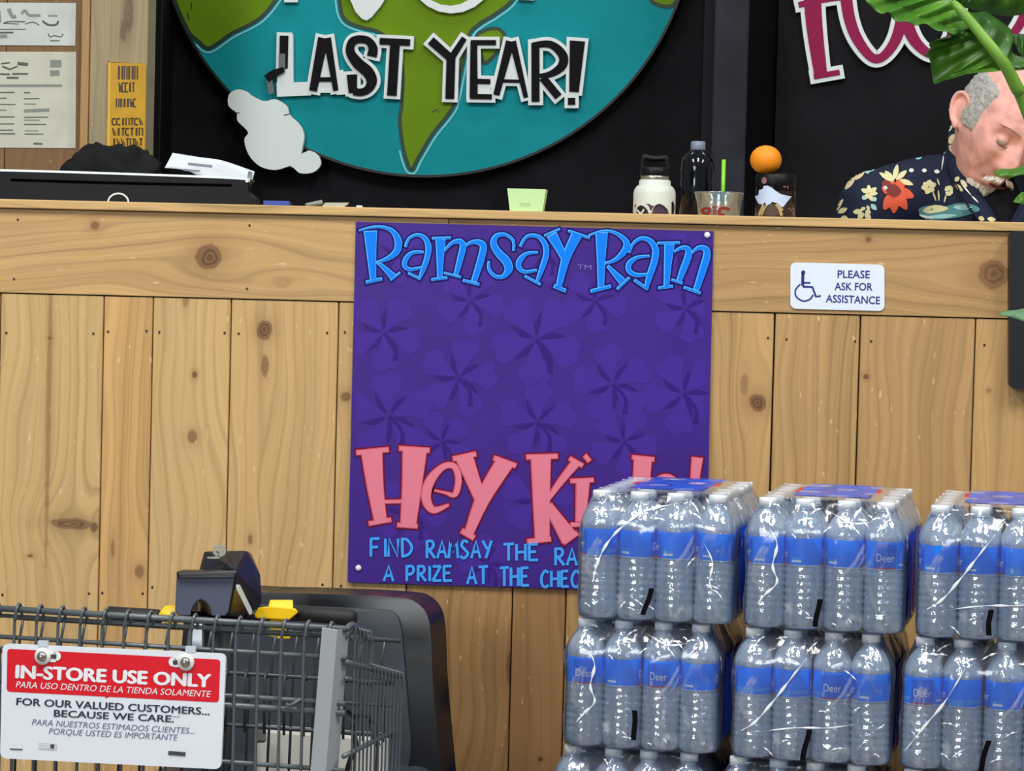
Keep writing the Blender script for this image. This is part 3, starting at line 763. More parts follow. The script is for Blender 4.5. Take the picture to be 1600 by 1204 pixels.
# ================================================================== papers and yellow sign at the far left
mw = wall_map(WY)
def W1(x, y): return (x * .1994, y * .1994)
ink = mat('grey_ink', (92, 96, 90), 0.7); ink2 = mat('pale_ink', (140, 146, 136), 0.7)
pap = mat('cream_paper', (206, 206, 190), 0.6, var=0.03)
o = thing('notice', 'cream paper form with two columns of print pinned to the plank wall', 'notice', tuple(at(50, 231, WY)))
m = MB(); m.poly([(-90, 81), (-90, 230), (118.5, 231.5), (119.5, 81)], mw, 0.003, 0.002); link('sheet', m, pap, o)
m = MB(); m.cur = 0
for (x0, y0, x1, y1, t) in [(-200,725,118,725,9),(190,727,240,727,9),(-200,772,55,770,8),(190,775,312,773,9),(-200,815,125,820,8),(-200,918,118,916,9),(190,920,380,918,8),(190,942,315,942,6),(-200,972,115,971,9),(190,975,365,975,8),(-200,1020,105,1020,8),(195,1025,305,1025,6),(-200,1048,120,1049,9),(195,1050,342,1051,8),(-40,580,80,583,14),(98,580,222,580,14),(55,610,148,611,16),(140,498,222,506,26),(10,500,80,492,12),(20,520,80,545,14),(80,545,140,520,12),(265,1125,335,1128,14)]:
    m.ribbon([W1(x0, y0), W1(x1, y1)], t * .1994, mw, 0.0035)
m.cur = 1
for (x0, y0, x1, y1, t) in [(-200,672,490,672,20),(395,500,485,500,60),(395,575,470,572,46),(190,870,390,862,26),(-200,862,55,864,12),(190,815,285,816,10)]:
    m.ribbon([W1(x0, y0), W1(x1, y1)], t * .1994, mw, 0.0034)
link('print', m, [ink, ink2], o)
o = thing('notice', 'white landscape paper with small drawings pinned above the cream form', 'notice', tuple(at(50, 71, WY)))
m = MB(); m.poly([(-90, 4), (-90, 70), (118, 71.5), (119.5, 5)], mw, 0.003, 0.002); link('sheet', m, mat('white_paper', (206, 212, 206), 0.6, var=0.03), o)
m = MB(); m.cur = 0
for pts, t in [([(30,185),(80,170),(200,172)],10), ([(35,182),(150,190)],8), ([(200,190),(260,175),(310,198)],8), ([(335,165),(380,195),(440,195),(460,165)],16), ([(-150,232),(205,230)],8), ([(380,265),(395,290),(430,280),(480,290),(495,265)],8), ([(395,320),(470,320)],9), ([(-150,258),(108,256)],14)]:
    m.ribbon([W1(*p) for p in pts], t * .1994, mw, 0.0035)
m.cur = 1
for pts, t in [([(70,70),(100,130),(130,130)],30), ([(170,110),(200,85),(230,120),(320,122)],22), ([(380,125),(455,125)],14), ([(-150,285),(60,285)],30), ([(-20,80),(-10,180)],50)]:
    m.ribbon([W1(*p) for p in pts], t * .1994, mw, 0.0034)
link('print', m, [ink, ink2], o)
PYF = PY - 0.001
my = wall_map(PYF)
o = thing('yellow_sign', 'narrow yellow sign with dark lettering on the pale wooden post', 'sign', tuple(at(199, 250, PYF)))
m = MB(); m.poly([(170, 97), (168, 252), (226, 252), (228, 101)], my, 0.008, 0.006); link('board', m, mat('yellow_paint', (200, 152, 12), 0.5, var=0.05), o, bevel=0.002)
m = MB(); m.ribbon([(172.5, 98), (170.5, 252)], 3, my, 0.0095, 0.002); link('edge_strip', m, mat('pale_yellow_edge', (226, 190, 84), 0.5), o)
def Y5(x, y): return (155 + x * .1412, 85 + y * .1412)
rnd = random.Random(4)
inkg, inkb = mat('sign_ink_grey', (70, 56, 52), 0.6), mat('sign_ink_brown', (66, 44, 12), 0.6)
for li, (ya, yb, xa, xb, n_, mt_) in enumerate(((130,280,208,436,6,inkg), (312,420,222,405,5,inkg), (490,585,195,420,6,inkg), (705,785,150,495,7,inkb), (815,900,150,495,7,inkb), (930,1010,150,495,7,inkb), (1050,1120,150,495,7,inkb))):
    m = MB()
    for i in range(n_):
        w_ = (xb - xa) / n_ * .36; x = xa + (xb - xa) * (i + .5) / n_; k = rnd.random(); z_ = .0086 + .00003 * i
        if k < .25: m.ribbon([Y5(x, ya), Y5(x, yb)], 3.0, my, z_)
        elif k < .5: m.ribbon([Y5(x - w_, yb), Y5(x - w_, ya), Y5(x + w_, ya + 6), Y5(x + w_, yb)], 2.2, my, z_, 0, False)
        elif k < .65: m.ribbon([Y5(x - w_, ya + 6), Y5(x + w_, ya + 4), Y5(x, ya + 8), Y5(x, yb)], 2.2, my, z_, 0, False)
        elif k < .85: m.ribbon([Y5(x + w_, ya + 8), Y5(x - w_, ya + 14), Y5(x - w_, yb - 12), Y5(x + w_, yb - 4)], 2.4, my, z_)
        else: m.ribbon([Y5(x - w_, ya), Y5(x - w_ * .2, yb), Y5(x + w_ * .3, ya + 20), Y5(x + w_, yb)], 2.0, my, z_, 0, False)
    link('text_line', m, mt_, o)
# ================================================================== cases of bottled water on a pallet
def film_mat(name, tint, body, clear, rough, bumpscale, seedshift, streak=0.0, anis=(1, 1, 1), bstr=0.6):
    m = bpy.data.materials.new(name); m.use_nodes = True
    nt = m.node_tree; nt.nodes.clear(); N = nt.nodes.new; L = nt.links.new
    out = N('ShaderNodeOutputMaterial')
    tr = N('ShaderNodeBsdfTransparent'); tr.inputs[0].default_value = lin(tint)
    pr = N('ShaderNodeBsdfPrincipled'); pr.inputs['Base Color'].default_value = lin(body); pr.inputs['Roughness'].default_value = rough
    pr.inputs['Specular IOR Level'].default_value = 0.9
    gl = N('ShaderNodeBsdfGlossy'); gl.inputs['Roughness'].default_value = rough; gl.inputs['Color'].default_value = (1, 1, 1, 1)
    tc = N('ShaderNodeTexCoord'); mp = N('ShaderNodeMapping'); mp.inputs['Scale'].default_value = anis; mp.inputs['Location'].default_value = (seedshift, seedshift * 2, 0)
    L(tc.outputs['Object'], mp.inputs['Vector'])
    n = N('ShaderNodeTexNoise'); n.inputs['Scale'].default_value = bumpscale; n.inputs['Detail'].default_value = 3; L(mp.outputs[0], n.inputs['Vector'])
    bp = N('ShaderNodeBump'); bp.inputs['Strength'].default_value = bstr; bp.inputs['Distance'].default_value = 0.004; L(n.outputs['Fac'], bp.inputs['Height'])
    L(bp.outputs[0], pr.inputs['Normal']); L(bp.outputs[0], gl.inputs['Normal'])
    mx = N('ShaderNodeMixShader')
    fr = N('ShaderNodeFresnel'); fr.inputs['IOR'].default_value = 1.5 if streak == 0 else 1.22; L(bp.outputs[0], fr.inputs['Normal'])
    ad = N('ShaderNodeMath'); ad.operation = 'ADD'; ad.use_clamp = True; L(fr.outputs[0], ad.inputs[0]); ad.inputs[1].default_value = 1 - clear
    fac = ad.outputs[0]
    if streak:
        n2 = N('ShaderNodeTexNoise'); n2.inputs['Scale'].default_value = bumpscale * .8; n2.inputs['Detail'].default_value = 4; n2.inputs['Distortion'].default_value = 2.0; L(mp.outputs[0], n2.inputs['Vector'])
        mr = N('ShaderNodeMapRange'); mr.inputs[1].default_value = 0.58; mr.inputs[2].default_value = 0.7; mr.inputs[3].default_value = 0; mr.inputs[4].default_value = streak; L(n2.outputs['Fac'], mr.inputs[0])
        a2 = N('ShaderNodeMath'); a2.operation = 'ADD'; a2.use_clamp = True; L(fac, a2.inputs[0]); L(mr.outputs[0], a2.inputs[1]); fac = a2.outputs[0]
    L(fac, mx.inputs[0]); L(tr.outputs[0], mx.inputs[1])
    m2 = N('ShaderNodeMixShader'); m2.inputs[0].default_value = 0.5; L(pr.outputs[0], m2.inputs[1]); L(gl.outputs[0], m2.inputs[2])
    L(m2.outputs[0], mx.inputs[2])
    L(mx.outputs[0], out.inputs[0])
    return m
pet = film_mat('clear_bottle_plastic', (226, 239, 255), (214, 233, 255), 0.48, 0.06, 70, 0.0, 0.0, (1, 1, 1), 0.6)
wrap = film_mat('shrink_film', (246, 249, 252), (225, 235, 246), 0.93, 0.12, 24, 3.0, 0.32, (1.0, 1.0, 0.55), 0.8)
wrap_top = film_mat('shrink_film_flat', (250, 252, 254), (225, 235, 246), 0.97, 0.15, 24, 3.0, 0.001, (1, 1, 1), 0.3)
crease = mat('film_crease', (240, 245, 250), 0.15, spec=0.9)
lab_b = mat('label_blue', (0, 126, 252), 0.28, spec=0.6)
lab_l = mat('label_light_blue', (70, 150, 238), 0.3); lab_n = mat('label_navy', (2, 96, 222), 0.3); lab_w = mat('label_white', (214, 226, 240), 0.35); lab_r = mat('label_red', (176, 40, 60), 0.35)
capm = mat('bottle_cap_white', (226, 232, 236), 0.4)
# one bottle, built once
BH = 0.2035
prof = [(0.022, 0.0035), (0.0255, 0.0012), (0.0295, 0.0015), (0.0315, 0.005), (0.0322, 0.012), (0.0322, 0.022)]
z = 0.026
while z < 0.094:
    prof += [(0.0321, z), (0.0306, z + 0.0035), (0.0305, z + 0.005), (0.0321, z + 0.0085)]
    z += 0.0112
prof += [(0.0322, 0.099), (0.0312, 0.101), (0.0312, 0.144), (0.0323, 0.1465), (0.0321, 0.152), (0.0306, 0.159), (0.0275, 0.1665), (0.0235, 0.1735), (0.0185, 0.1795), (0.0145, 0.1835), (0.0128, 0.1865), (0.0128, 0.1885), (0.0160, 0.1890), (0.0160, 0.1902), (0.0125, 0.1906), (0.0125, 0.2005)]
prof = [(r * .962, z) for r, z in prof]
mb = MB(); mb.lathe(prof, 28); bottle_me_o = mb
lm = MB()
RL = 0.0306
def lab(a0, a1, z0, z1, r, ci, n=6):
    lm.cur = ci; lm.lathe([(r, z0), (r, z1)], n, a0=a0, a1=a1)
lm.cur = 0; lm.lathe([(RL, 0.1015), (RL, 0.1435)], 36)
lm.f = [f for f in lm.f if len(f) == 4]; lm.mi = lm.mi[:len(lm.f)]; lm.sm = lm.sm[:len(lm.f)]
lab(R(-62), R(8), 0.1035, 0.1400, RL + 0.0003, 2, 8)
lab(R(-62), R(8), 0.1015, 0.1035, RL + 0.0003, 4, 8)
lab(R(10), R(60), 0.1015, 0.1120, RL + 0.0003, 1)
lab(R(64), R(120), 0.1060, 0.1120, RL + 0.0003, 1)
lab(R(124), R(190), 0.1035, 0.1400, RL + 0.0003, 2, 8)
lab(R(124), R(190), 0.1015, 0.1035, RL + 0.0003, 4, 8)
lab(R(200), R(230), 0.1060, 0.1095, RL + 0.0003, 3)
lab(R(200), R(230), 0.1110, 0.1135, RL + 0.0003, 1)
def labtext(a_mid, st):
    vs, fs = text_tris(st, 0.0)
    x0 = min(v.x for v in vs); x1 = max(v.x for v in vs)
    out = []
    for v in vs:
        a = a_mid + ((v.x - x0) / (x1 - x0) - .5) * R(52)
        out.append(((RL + 0.0006) * math.cos(a), (RL + 0.0006) * math.sin(a), 0.1130 + v.y * 0.0175))
    lm.cur = 3; lm.add(out, fs)
labtext(R(-27), 'Deer'); labtext(R(157), 'Deer')
cm = MB(); cm.lathe([(0.0135, 0.1912), (0.0146, 0.1915), (0.0147, 0.2005), (0.0141, 0.2032), (0.0001, BH)], 20)
proto = {}
def mesh_of(name, m, mats):
    o = link(name, m, mats, smooth=True, local=True); me = o.data; bpy.data.objects.remove(o); return me
me_b = mesh_of('bottle', bottle_me_o, [pet]); me_l = mesh_of('label', lm, [lab_b, lab_l, lab_n, lab_w, lab_r]); me_c = mesh_of('cap', cm, [capm])
CW, CD = 0.0618, 0.0618
HX, HY = 4 * CW / 2 + 0.003, 6 * CD / 2 + 0.003
def sect(hx, hy, r, n=4, m_=14):
    """rounded rectangle, dense enough to sag and wrinkle"""
    pts = []
    cs = ((hx - r, -(hy - r), -90), (hx - r, hy - r, 0), (-(hx - r), hy - r, 90), (-(hx - r), -(hy - r), 180))
    for k, (cx, cy, a) in enumerate(cs):
        for i in range(n + 1):
            t = R(a + 90 * i / n); pts.append((cx + r * math.cos(t), cy + r * math.sin(t)))
        nx = cs[(k + 1) % 4]; t = R(a + 90); e = pts[-1]; t2 = R(nx[2]); q = (nx[0] + r * math.cos(t2), nx[1] + r * math.sin(t2))
        for i in range(1, m_): pts.append((e[0] + (q[0] - e[0]) * i / m_, e[1] + (q[1] - e[1]) * i / m_))
    return pts
def film(seed):
    rn = random.Random(seed)
    ph = [rn.uniform(0, 6.28) for _ in range(8)]
    lv = [(0.0005, 0.010), (0.003, 0.002), (0.012, 0.0), (0.04, 0.0), (0.07, 0.0), (0.10, 0.0), (0.13, 0.0), (0.150, 0.0), (0.163, 0.003), (0.176, 0.009), (0.188, 0.0155), (0.198, 0.019), (0.2045, 0.0225), (0.2052, 0.034)]
    m = MB(); rings = []
    for (z, ins) in lv:
        ps_ = sect(HX - ins, HY - ins, 0.030 - ins * .3)
        ring_ = []
        for i, (x, y) in enumerate(ps_):
            a = math.atan2(y, x)
            wv = 0.0016 * math.sin(9 * a + 40 * z + ph[0]) + 0.0014 * math.sin(23 * a - 70 * z + ph[1]) + 0.0009 * math.sin(47 * a + 90 * z + ph[2])
            k = 1 if 0.01 < z < 0.2 else 0.2
            l = math.hypot(x, y)
            ring_.append((x * (1 + wv * k / l), y * (1 + wv * k / l), z + (0.0022 * math.sin(14 * a + ph[3]) if 0.155 < z < 0.2 else 0)))
        rings.append(ring_)
    n = len(rings[0]); vs = [p for r_ in rings for p in r_]; fs = []
    for j in range(len(rings) - 1):
        for i in range(n): fs.append((j * n + i, j * n + (i + 1) % n, (j + 1) * n + (i + 1) % n, (j + 1) * n + i))
    c = len(vs); vs.append((0, 0, 0.2045))
    for i in range(n): fs.append(((len(rings) - 1) * n + i, (len(rings) - 1) * n + (i + 1) % n, c))
    nb = n * (len(rings) - 3)
    m.smooth = True; m.cur = 0; m.add(vs, fs); m.smooth = False
    for q in range(nb, len(m.f)): m.mi[q] = 2
    # drawn-out creases that catch the light
    m.cur = 1
    def front(x, z):
        ins = 0.0
        for (z0, i0), (z1, i1) in zip(lv, lv[1:]):
            if z0 <= z <= z1: ins = i0 + (i1 - i0) * (z - z0) / (z1 - z0)
        return Vector((x, -(HY - ins) - 0.0016, z))
    def right(y, z):
        p = front(0, z); return Vector((HX + 0.0016 - (HY + p.y + 0.0016), y, z))
    def cr(pts, wmax, f):
        P = catmull([(a, b_, c_) for (a, b_), c_ in zip(pts, [0.2] + [1.0] * (len(pts) - 2) + [0.2])], 6)
        vs = []; fs = []
        for i, (a, b_, c_) in enumerate(P):
            a2 = P[min(i + 1, len(P) - 1)]; a0 = P[max(i - 1, 0)]
            tx, tz = a2[0] - a0[0], a2[1] - a0[1]; l = math.hypot(tx, tz) or 1
            w_ = wmax * c_ * (0.7 + 0.5 * math.sin(i * 1.3 + ph[4])) / 2
            p = f(a, b_); q1 = f(a - tz / l * w_, b_ + tx / l * w_); q2 = f(a + tz / l * w_, b_ - tx / l * w_)
            out_ = Vector((0, -1, 0)) if f is front else Vector((1, 0, 0))
            vs += [q1, p + out_ * w_ * .5, q2]
            if i: k = 3 * i; fs += [(k - 3, k - 2, k + 1, k), (k - 2, k - 1, k + 2, k + 1)]
        m.smooth = True; m.add(vs, fs); m.smooth = False
    d = rn.uniform(-.012, .012)
    big = [
        [[(0.030 + d, 0.190), (-0.02 + d, 0.176), (-0.055 + d, 0.150), (-0.080 + d, 0.120), (-0.095 + d, 0.085), (-0.100 + d, 0.06)], [(0.082, 0.125 + d), (0.096, 0.10), (0.092, 0.07), (0.10, 0.045 + d)]],
        [[(-0.085 + d, 0.16), (-0.072 + d, 0.135), (-0.078 + d, 0.10), (-0.070 + d, 0.075), (-0.088 + d, 0.055), (-0.10 + d, 0.04)], [(0.01, 0.186), (0.045 + d, 0.172), (0.075 + d, 0.176)]],
        [[(0.0 + d, 0.165), (-0.025 + d, 0.130), (-0.05 + d, 0.095), (-0.078 + d, 0.06), (-0.10 + d, 0.045)], [(-0.08, 0.045), (-0.02, 0.062 + d), (0.03, 0.058), (0.07, 0.066)]],
        [[(-0.03 + d, 0.165), (-0.06 + d, 0.11), (-0.09 + d, 0.07), (-0.115, 0.03)], [(0.075, 0.14), (0.095, 0.115 + d), (0.10, 0.085), (0.112, 0.05)]]][seed % 4]
    cr(big[0], 0.0042, front); cr(big[1], 0.003, front)
    for _ in range(18):
        x = rn.uniform(-.11, .11); z = rn.choice([rn.uniform(0.006, 0.03), rn.uniform(0.15, 0.195), rn.uniform(0.15, 0.195), rn.uniform(0.02, 0.09)])
        a = rn.uniform(-0.9, 0.9); l = rn.uniform(0.008, 0.028)
        cr([(x, z), (x + l * .5 * math.cos(a), z + l * .5 * math.sin(a) + .002), (max(-.114, min(.114, x + l * math.cos(a))), max(.004, min(.2, z + l * math.sin(a))))], 0.0030, front)
    for _ in range(6):
        x = rn.uniform(-.17, .17); z = rn.uniform(0.01, 0.19); a = rn.uniform(0.4, 2.4); l = rn.uniform(0.015, 0.04)
        cr([(x, z), (x + l * .5 * math.cos(a), z + l * .5 * math.sin(a)), (x + l * math.cos(a), max(.004, min(.2, z + l * math.sin(a))))], 0.003, right)
    return m, front
film_print = mat('film_print_blue', (30, 84, 196), 0.25, spec=0.7, var=0.25, vscale=60); film_red = mat('film_print_red', (190, 40, 56), 0.3)
side_blue = mat('film_side_blue', (4, 108, 236), 0.25, spec=0.7)
markm = mat('black_marker', (9, 8, 12), 0.8, spec=.1)
case_labels = {
 (0, 0): 'shrink-wrapped case of water bottles on top of the left stack by the purple poster', (1, 0): 'shrink-wrapped case of water bottles on top of the middle stack', (2, 0): 'shrink-wrapped case of water bottles on top of the right stack at the frame edge',
 (0, 1): 'case of water bottles second from the top in the left stack', (1, 1): 'case of water bottles second from the top in the middle stack', (2, 1): 'case of water bottles second from the top in the right stack',
 (0, 2): 'case of water bottles third down in the left stack, only its caps showing', (1, 2): 'case of water bottles third down in the middle stack, only its caps showing', (2, 2): 'case of water bottles third down in the right stack, only its caps showing',
 (0, 3): 'bottom case of water bottles of the left stack on the wooden pallet', (1, 3): 'bottom case of water bottles of the middle stack on the wooden pallet', (2, 3): 'bottom case of water bottles of the right stack on the wooden pallet'}
SROT = R(-9.0)
SY = -0.545
p0 = at(1016, 975, SY)
LP = 0.2072
top_base = p0.z + 0.003
rowM = Matrix.Rotation(SROT, 4, 'Z')
fdir = rowM @ Vector((1, 0, 0)); bdir = rowM @ Vector((0, 1, 0))
# black strokes on each film front, local x and z range
marks = {(0, 0): (0.000, -0.012, .012, .055), (1, 0): (-0.003, -0.008, .008, .052), (2, 0): (-0.010, -0.012, .010, .05), (0, 1): (-0.005, -0.004, .018, .066), (1, 1): (0.000, -0.008, .004, .054), (2, 1): (0.012, 0.002, .006, .055)}
for col in range(3):
    for lay in range(4):
        rn = random.Random(100 * col + lay)
        cf = p0 + fdir * (0.271 * col - 0.016 * lay + rn.uniform(-.002, .002)) + bdir * (HY - 0.0 + rn.uniform(-.003, .003))
        base = Vector((cf.x, cf.y, top_base - lay * LP))
        case = thing('water_bottle_case', case_labels[(col, lay)], 'water case', tuple(base), SROT + rn.uniform(-.012, .012), 'cases of bottled water stacked on the pallet')
        for i in range(4):
            for j in range(6):
                b_ = bpy.data.objects.new('bottle', me_b); C.objects.link(b_); b_.parent = case; PAR[b_] = case
                b_.location = ((i - 1.5) * CW, (j - 2.5) * CD, 0.0007 + rn.uniform(0, .0006)); b_.rotation_euler = (rn.uniform(-.012, .012), rn.uniform(-.02, .02), R(rn.choice([30, 40, 28, -150, -140, 45, -63, 113, -150]) + rn.uniform(-8, 8)))
                l_ = bpy.data.objects.new('label', me_l); C.objects.link(l_); l_.parent = b_
                c_ = bpy.data.objects.new('cap', me_c); C.objects.link(c_); c_.parent = b_
        if lay < 3:
            fm, front = film(1000 + 5 * col + 3 * lay + (2 if lay == 1 else 0))
            link('shrink_wrap', fm, [wrap, crease, wrap_top], case, local=True)
            tp = MB()
            # printed film lying over the caps, blue with a red flash on either side
            def top_z(x, y): return 0.2057 + 0.0018 * math.sin(60 * x + col) * math.cos(45 * y)
            nx, ny = 16, 16
            for ci, (xa, xb) in enumerate(((-.060, .060), (-.068, -.060), (.060, .068))):
                tp.cur = 0 if ci == 0 else 1
                for a in range(nx):
                    for q in range(ny):
                        xs = [xa + (xb - xa) * (a + d) / nx for d in (0, 1)]; ys = [(-.10 if ci == 0 else -.02) + (.27 if ci == 0 else .09) * (q + d) / ny for d in (0, 1)]
                        tp.add([(xs[0], ys[0], top_z(xs[0], ys[0])), (xs[1], ys[0], top_z(xs[1], ys[0])), (xs[1], ys[1], top_z(xs[1], ys[1])), (xs[0], ys[1], top_z(xs[0], ys[1]))], [(0, 1, 2, 3)])
            if lay == 0: link('printed_top', tp, [film_print, film_red], case, local=True, smooth=True)
        if lay < 3:
            for sgn in (-1, 1):
                sp_ = MB()
                xx = sgn * (HX + .0022)
                for q in range(20):
                    ya, yb2 = -.115 + .25 * q / 20, -.115 + .25 * (q + 1) / 20
                    f4 = [(xx + .0008 * math.sin(90 * y + z * 50), y, z) for y, z in ((ya, .016), (yb2, .016), (yb2, .15), (ya, .15))]
                    sp_.add(f4, [(0, 1, 2, 3) if sgn > 0 else (3, 2, 1, 0)])
                link('printed_side', sp_, side_blue, case, local=True)
        if (col, lay) in marks:
            mk = MB(); xa, xb, za, zb = marks[(col, lay)]
            P = [(xa + (xb - xa) * t + .0012 * math.sin(5 * t + col), zb + (za - zb) * t) for t in [i / 6 for i in range(7)]]
            vs = []; fs = []
            for i, (x, z) in enumerate(P):
                for s_ in (-.0042, .0042): q = front(x + s_, z); vs.append(q + Vector((0, -.0034, 0)))
                if i: fs.append((2 * i - 2, 2 * i - 1, 2 * i + 1, 2 * i))
            mk.add(vs, fs); link('black_mark', mk, markm, case, local=True)
# pallet
pb_ = p0 + fdir * (0.2685 - 0.05) + bdir * HY
PZ = top_base - 3 * LP
pallet = thing('pallet', 'wooden pallet under the stacks of water cases', 'pallet', (pb_.x, pb_.y, 0), SROT)
pw = wood('pallet_wood', (150, 118, 82), 'x', 71.0)
m = MB()
for k in range(5):
    y = -0.21 + k * 0.105 - .03; m.box((-0.46, y, PZ - 0.018), (0.46, y + .075, PZ))
link('deck', m, pw, pallet, local=True)
for y in (-0.2, 0.0, 0.2):
    m = MB(); m.box((-0.46, y - .02, 0.0), (0.46, y + .02, PZ - 0.018)); link('stringer', m, pw, pallet, local=True)
# ================================================================== things on the counter top
def spot(px, Y):
    """where the ray through this column of the photograph crosses the counter top at depth Y"""
    p = at(px, 330, Y); return Vector((p.x, Y, CT + 0.0003))
def zt(px, py, Y): return at(px, py, Y).z - CT
def hgt(px, py, Y): return zt(px, py, Y)
blk = mat('black_plastic', (10, 11, 16), 0.45, spec=.25); blk_m = mat('black_matte', (15, 15, 17), 0.8, spec=0.2)
silver = mat('silver_edge', (190, 200, 200), 0.3, 0.6)

# monitor seen from behind at the left end
YM = 0.20
c = spot(190, YM)
mon = thing('monitor', 'black flat monitor seen from behind with silver top edge at the counter left end', 'monitor', tuple(c))
mm_ = wall_map(YM)
m = MB()
out = [(-6, 268), (-6, 318), (389, 327), (389, 288), (382, 280), (370, 277)]
m.poly(list(reversed(catmull([(-8, 272), (-8, 290), (-8, 310.5), (190, 315), (388, 319.5), (388, 300), (387, 286), (376, 279), (180, 271), (4, 266)], 4, True))), mm_, 0.0, 0.035)
link('housing', m, blk, mon, bevel=0.003)
m = MB(); m.ribbon([(-6, 268), (5, 266), (180, 271), (372, 278.5), (384, 284)], 3.2, mm_, 0.001, 0.036, True); link('top_edge', m, silver, mon)
m = MB(); m.ribbon([(17, 281), (190, 286), (362, 289.5)], 4.4, mm_, 0.0008); link('vent_slot', m, mat('slot_black', (4, 4, 5), 0.9, spec=0.0), mon)
m = MB(); m.ribbon([(185 + 16 * math.cos(2 * math.pi * i / 28), 316.5 + 14.5 * math.sin(2 * math.pi * i / 28)) for i in range(28)], 2.6, mm_, 0.0015, 0.001, False, 0, True); link('badge_ring', m, mat('badge_silver', (205, 215, 212), 0.35), mon)
m = MB(); m.box((c.x - .09, YM + .02, CT + .0003), (c.x + .09, YM + .16, CT + .012)); link('stand', m, blk, mon, bevel=0.004)

# black bag slumped behind the monitor
YB = 0.44
bagc = spot(178, YB)
def blob(name, c, rx, ry, rz, seed, mt, amp=0.18, flat=True):
    bm = bmesh.new(); bmesh.ops.create_icosphere(bm, subdivisions=5, radius=1)
    from mathutils import noise
    for v in bm.verts:
        p = v.co.copy(); q = p * 1.7 + Vector((seed, seed * 2, 0))
        k = 1 + amp * noise.noise(q) + amp * .6 * noise.ridged_multi_fractal(q * 1.3, 1, 2, 3, 1, 2) - amp * .6
        v.co = Vector((p.x * rx * k, p.y * ry * k, max(p.z * rz * k, -rz * .25)))
    m = MB(); m.add([v.co + c + Vector((0, 0, rz * .25)) for v in bm.verts], [[v.index for v in f.verts] for f in bm.faces]); bm.free()
    return link(name, m, mt, smooth=True)
o = blob('bag', bagc, 0.118, 0.07, hgt(150, 243, YB) * .93, 3.3, mat('black_cloth', (20, 20, 22), 0.85, spec=0.25, bump=0.4, vscale=60), 0.30)
tag(o, 'black cloth bag slumped behind the black monitor', 'bag')

# folded white sheet leaning behind the monitor's right end
YS = 0.285
ms_ = wall_map(YS)
m = MB()
A_ = [(271, 239), (310, 245), (345, 250), (398, 268)]
B_ = [(262, 263), (300, 269), (345, 300), (388, 318)]
n1, n2 = 12, 6
vs = []; fs = []
Ac = catmull(A_, 4); Bc = catmull(B_, 4)
for i in range(len(Ac)):
    for j in range(n2 + 1):
        t = j / n2; x = Ac[i][0] + (Bc[i][0] - Ac[i][0]) * t; y = Ac[i][1] + (Bc[i][1] - Ac[i][1]) * t
        fold = 0.012 * abs(i / (len(Ac) - 1) - .55) * 4 - .02 * (1 - t)
        vs.append(ms_(x, y, fold))
for i in range(len(Ac) - 1):
    for j in range(n2): k = i * (n2 + 1) + j; fs.append((k, k + 1, k + n2 + 2, k + n2 + 1))
m.add(vs, fs)
m.poly([(384, 315), (392, 316), (397, 270), (391, 268)], ms_, 0.02, 0.002)
paperw = mat('white_sheet', (205, 213, 220), 0.6)
sheet = link('paper_sheet', m, paperw, smooth=True); tag(sheet, 'folded white paper sheet propped behind the right end of the black monitor', 'paper')
sol = sheet.modifiers.new('solid', 'SOLIDIFY'); sol.thickness = 0.0006
m = MB(); m.ribbon([(298, 257), (336, 261)], 4.5, ms_, 0.0265); m.ribbon([(290, 266), (316, 268)], 3, ms_, 0.020)
link('print', m, mat('grey_print', (128, 136, 144), 0.6), sheet)

# small flat things between the monitor and the poster
YF = 0.10
def flat(name, pts, hh, mt, label, cat):
    m = MB(); P = [spot(px, y) for px, y in pts]
    n = len(P); m.add(P + [p + Vector((0, 0, hh)) for p in P], [tuple(range(n))[::-1], tuple(range(n, 2 * n))] + [(i, (i + 1) % n, n + (i + 1) % n, n + i) for i in range(n)])
    o = link(name, m, mt, bevel=0.001); tag(o, label, cat); return o
flat('notepad', [(411, 0.06), (452, 0.06), (456, 0.2), (414, 0.2)], 0.010, mat('blue_cover', (52, 74, 158), 0.5), 'low blue pad lying on the counter right of the monitor', 'pad')
mk = MB(); p1 = spot(478, 0.08); p2 = spot(502, 0.10); mk.tube([p1 + Vector((0, 0, .004)), p2 + Vector((0, 0, .010))], [.0035, .005], 10); o = link('marker', mk, mat('grey_green_plastic', (130, 140, 130), 0.5)); tag(o, 'small grey marker lying on the counter beside the folded cream paper', 'marker')
mk = MB(); P = [spot(503, .05), spot(538, .05), spot(545, .16), spot(508, .16)]
zz = [0.002, 0.003, 0.013, 0.012]
mk.add([p + Vector((0, 0, z)) for p, z in zip(P, zz)] + [p + Vector((0, 0, z - .0022)) for p, z in zip(P, zz)], [(0, 1, 2, 3), (7, 6, 5, 4), (0, 4, 5, 1), (1, 5, 6, 2), (2, 6, 7, 3), (3, 7, 4, 0)])
o = link('folded_paper', mk, mat('cream_card', (188, 186, 160), 0.6)); tag(o, 'cream folded paper lying at the counter edge above the poster corner', 'paper')
p = spot(562, .03); mk = MB(); mk.box(p + Vector((-.006, -.004, 0)), p + Vector((.005, .004, .004))); o = link('paper_scrap', mk, paperw, bevel=.001); tag(o, 'tiny white paper scrap on the counter edge above the poster', 'paper')

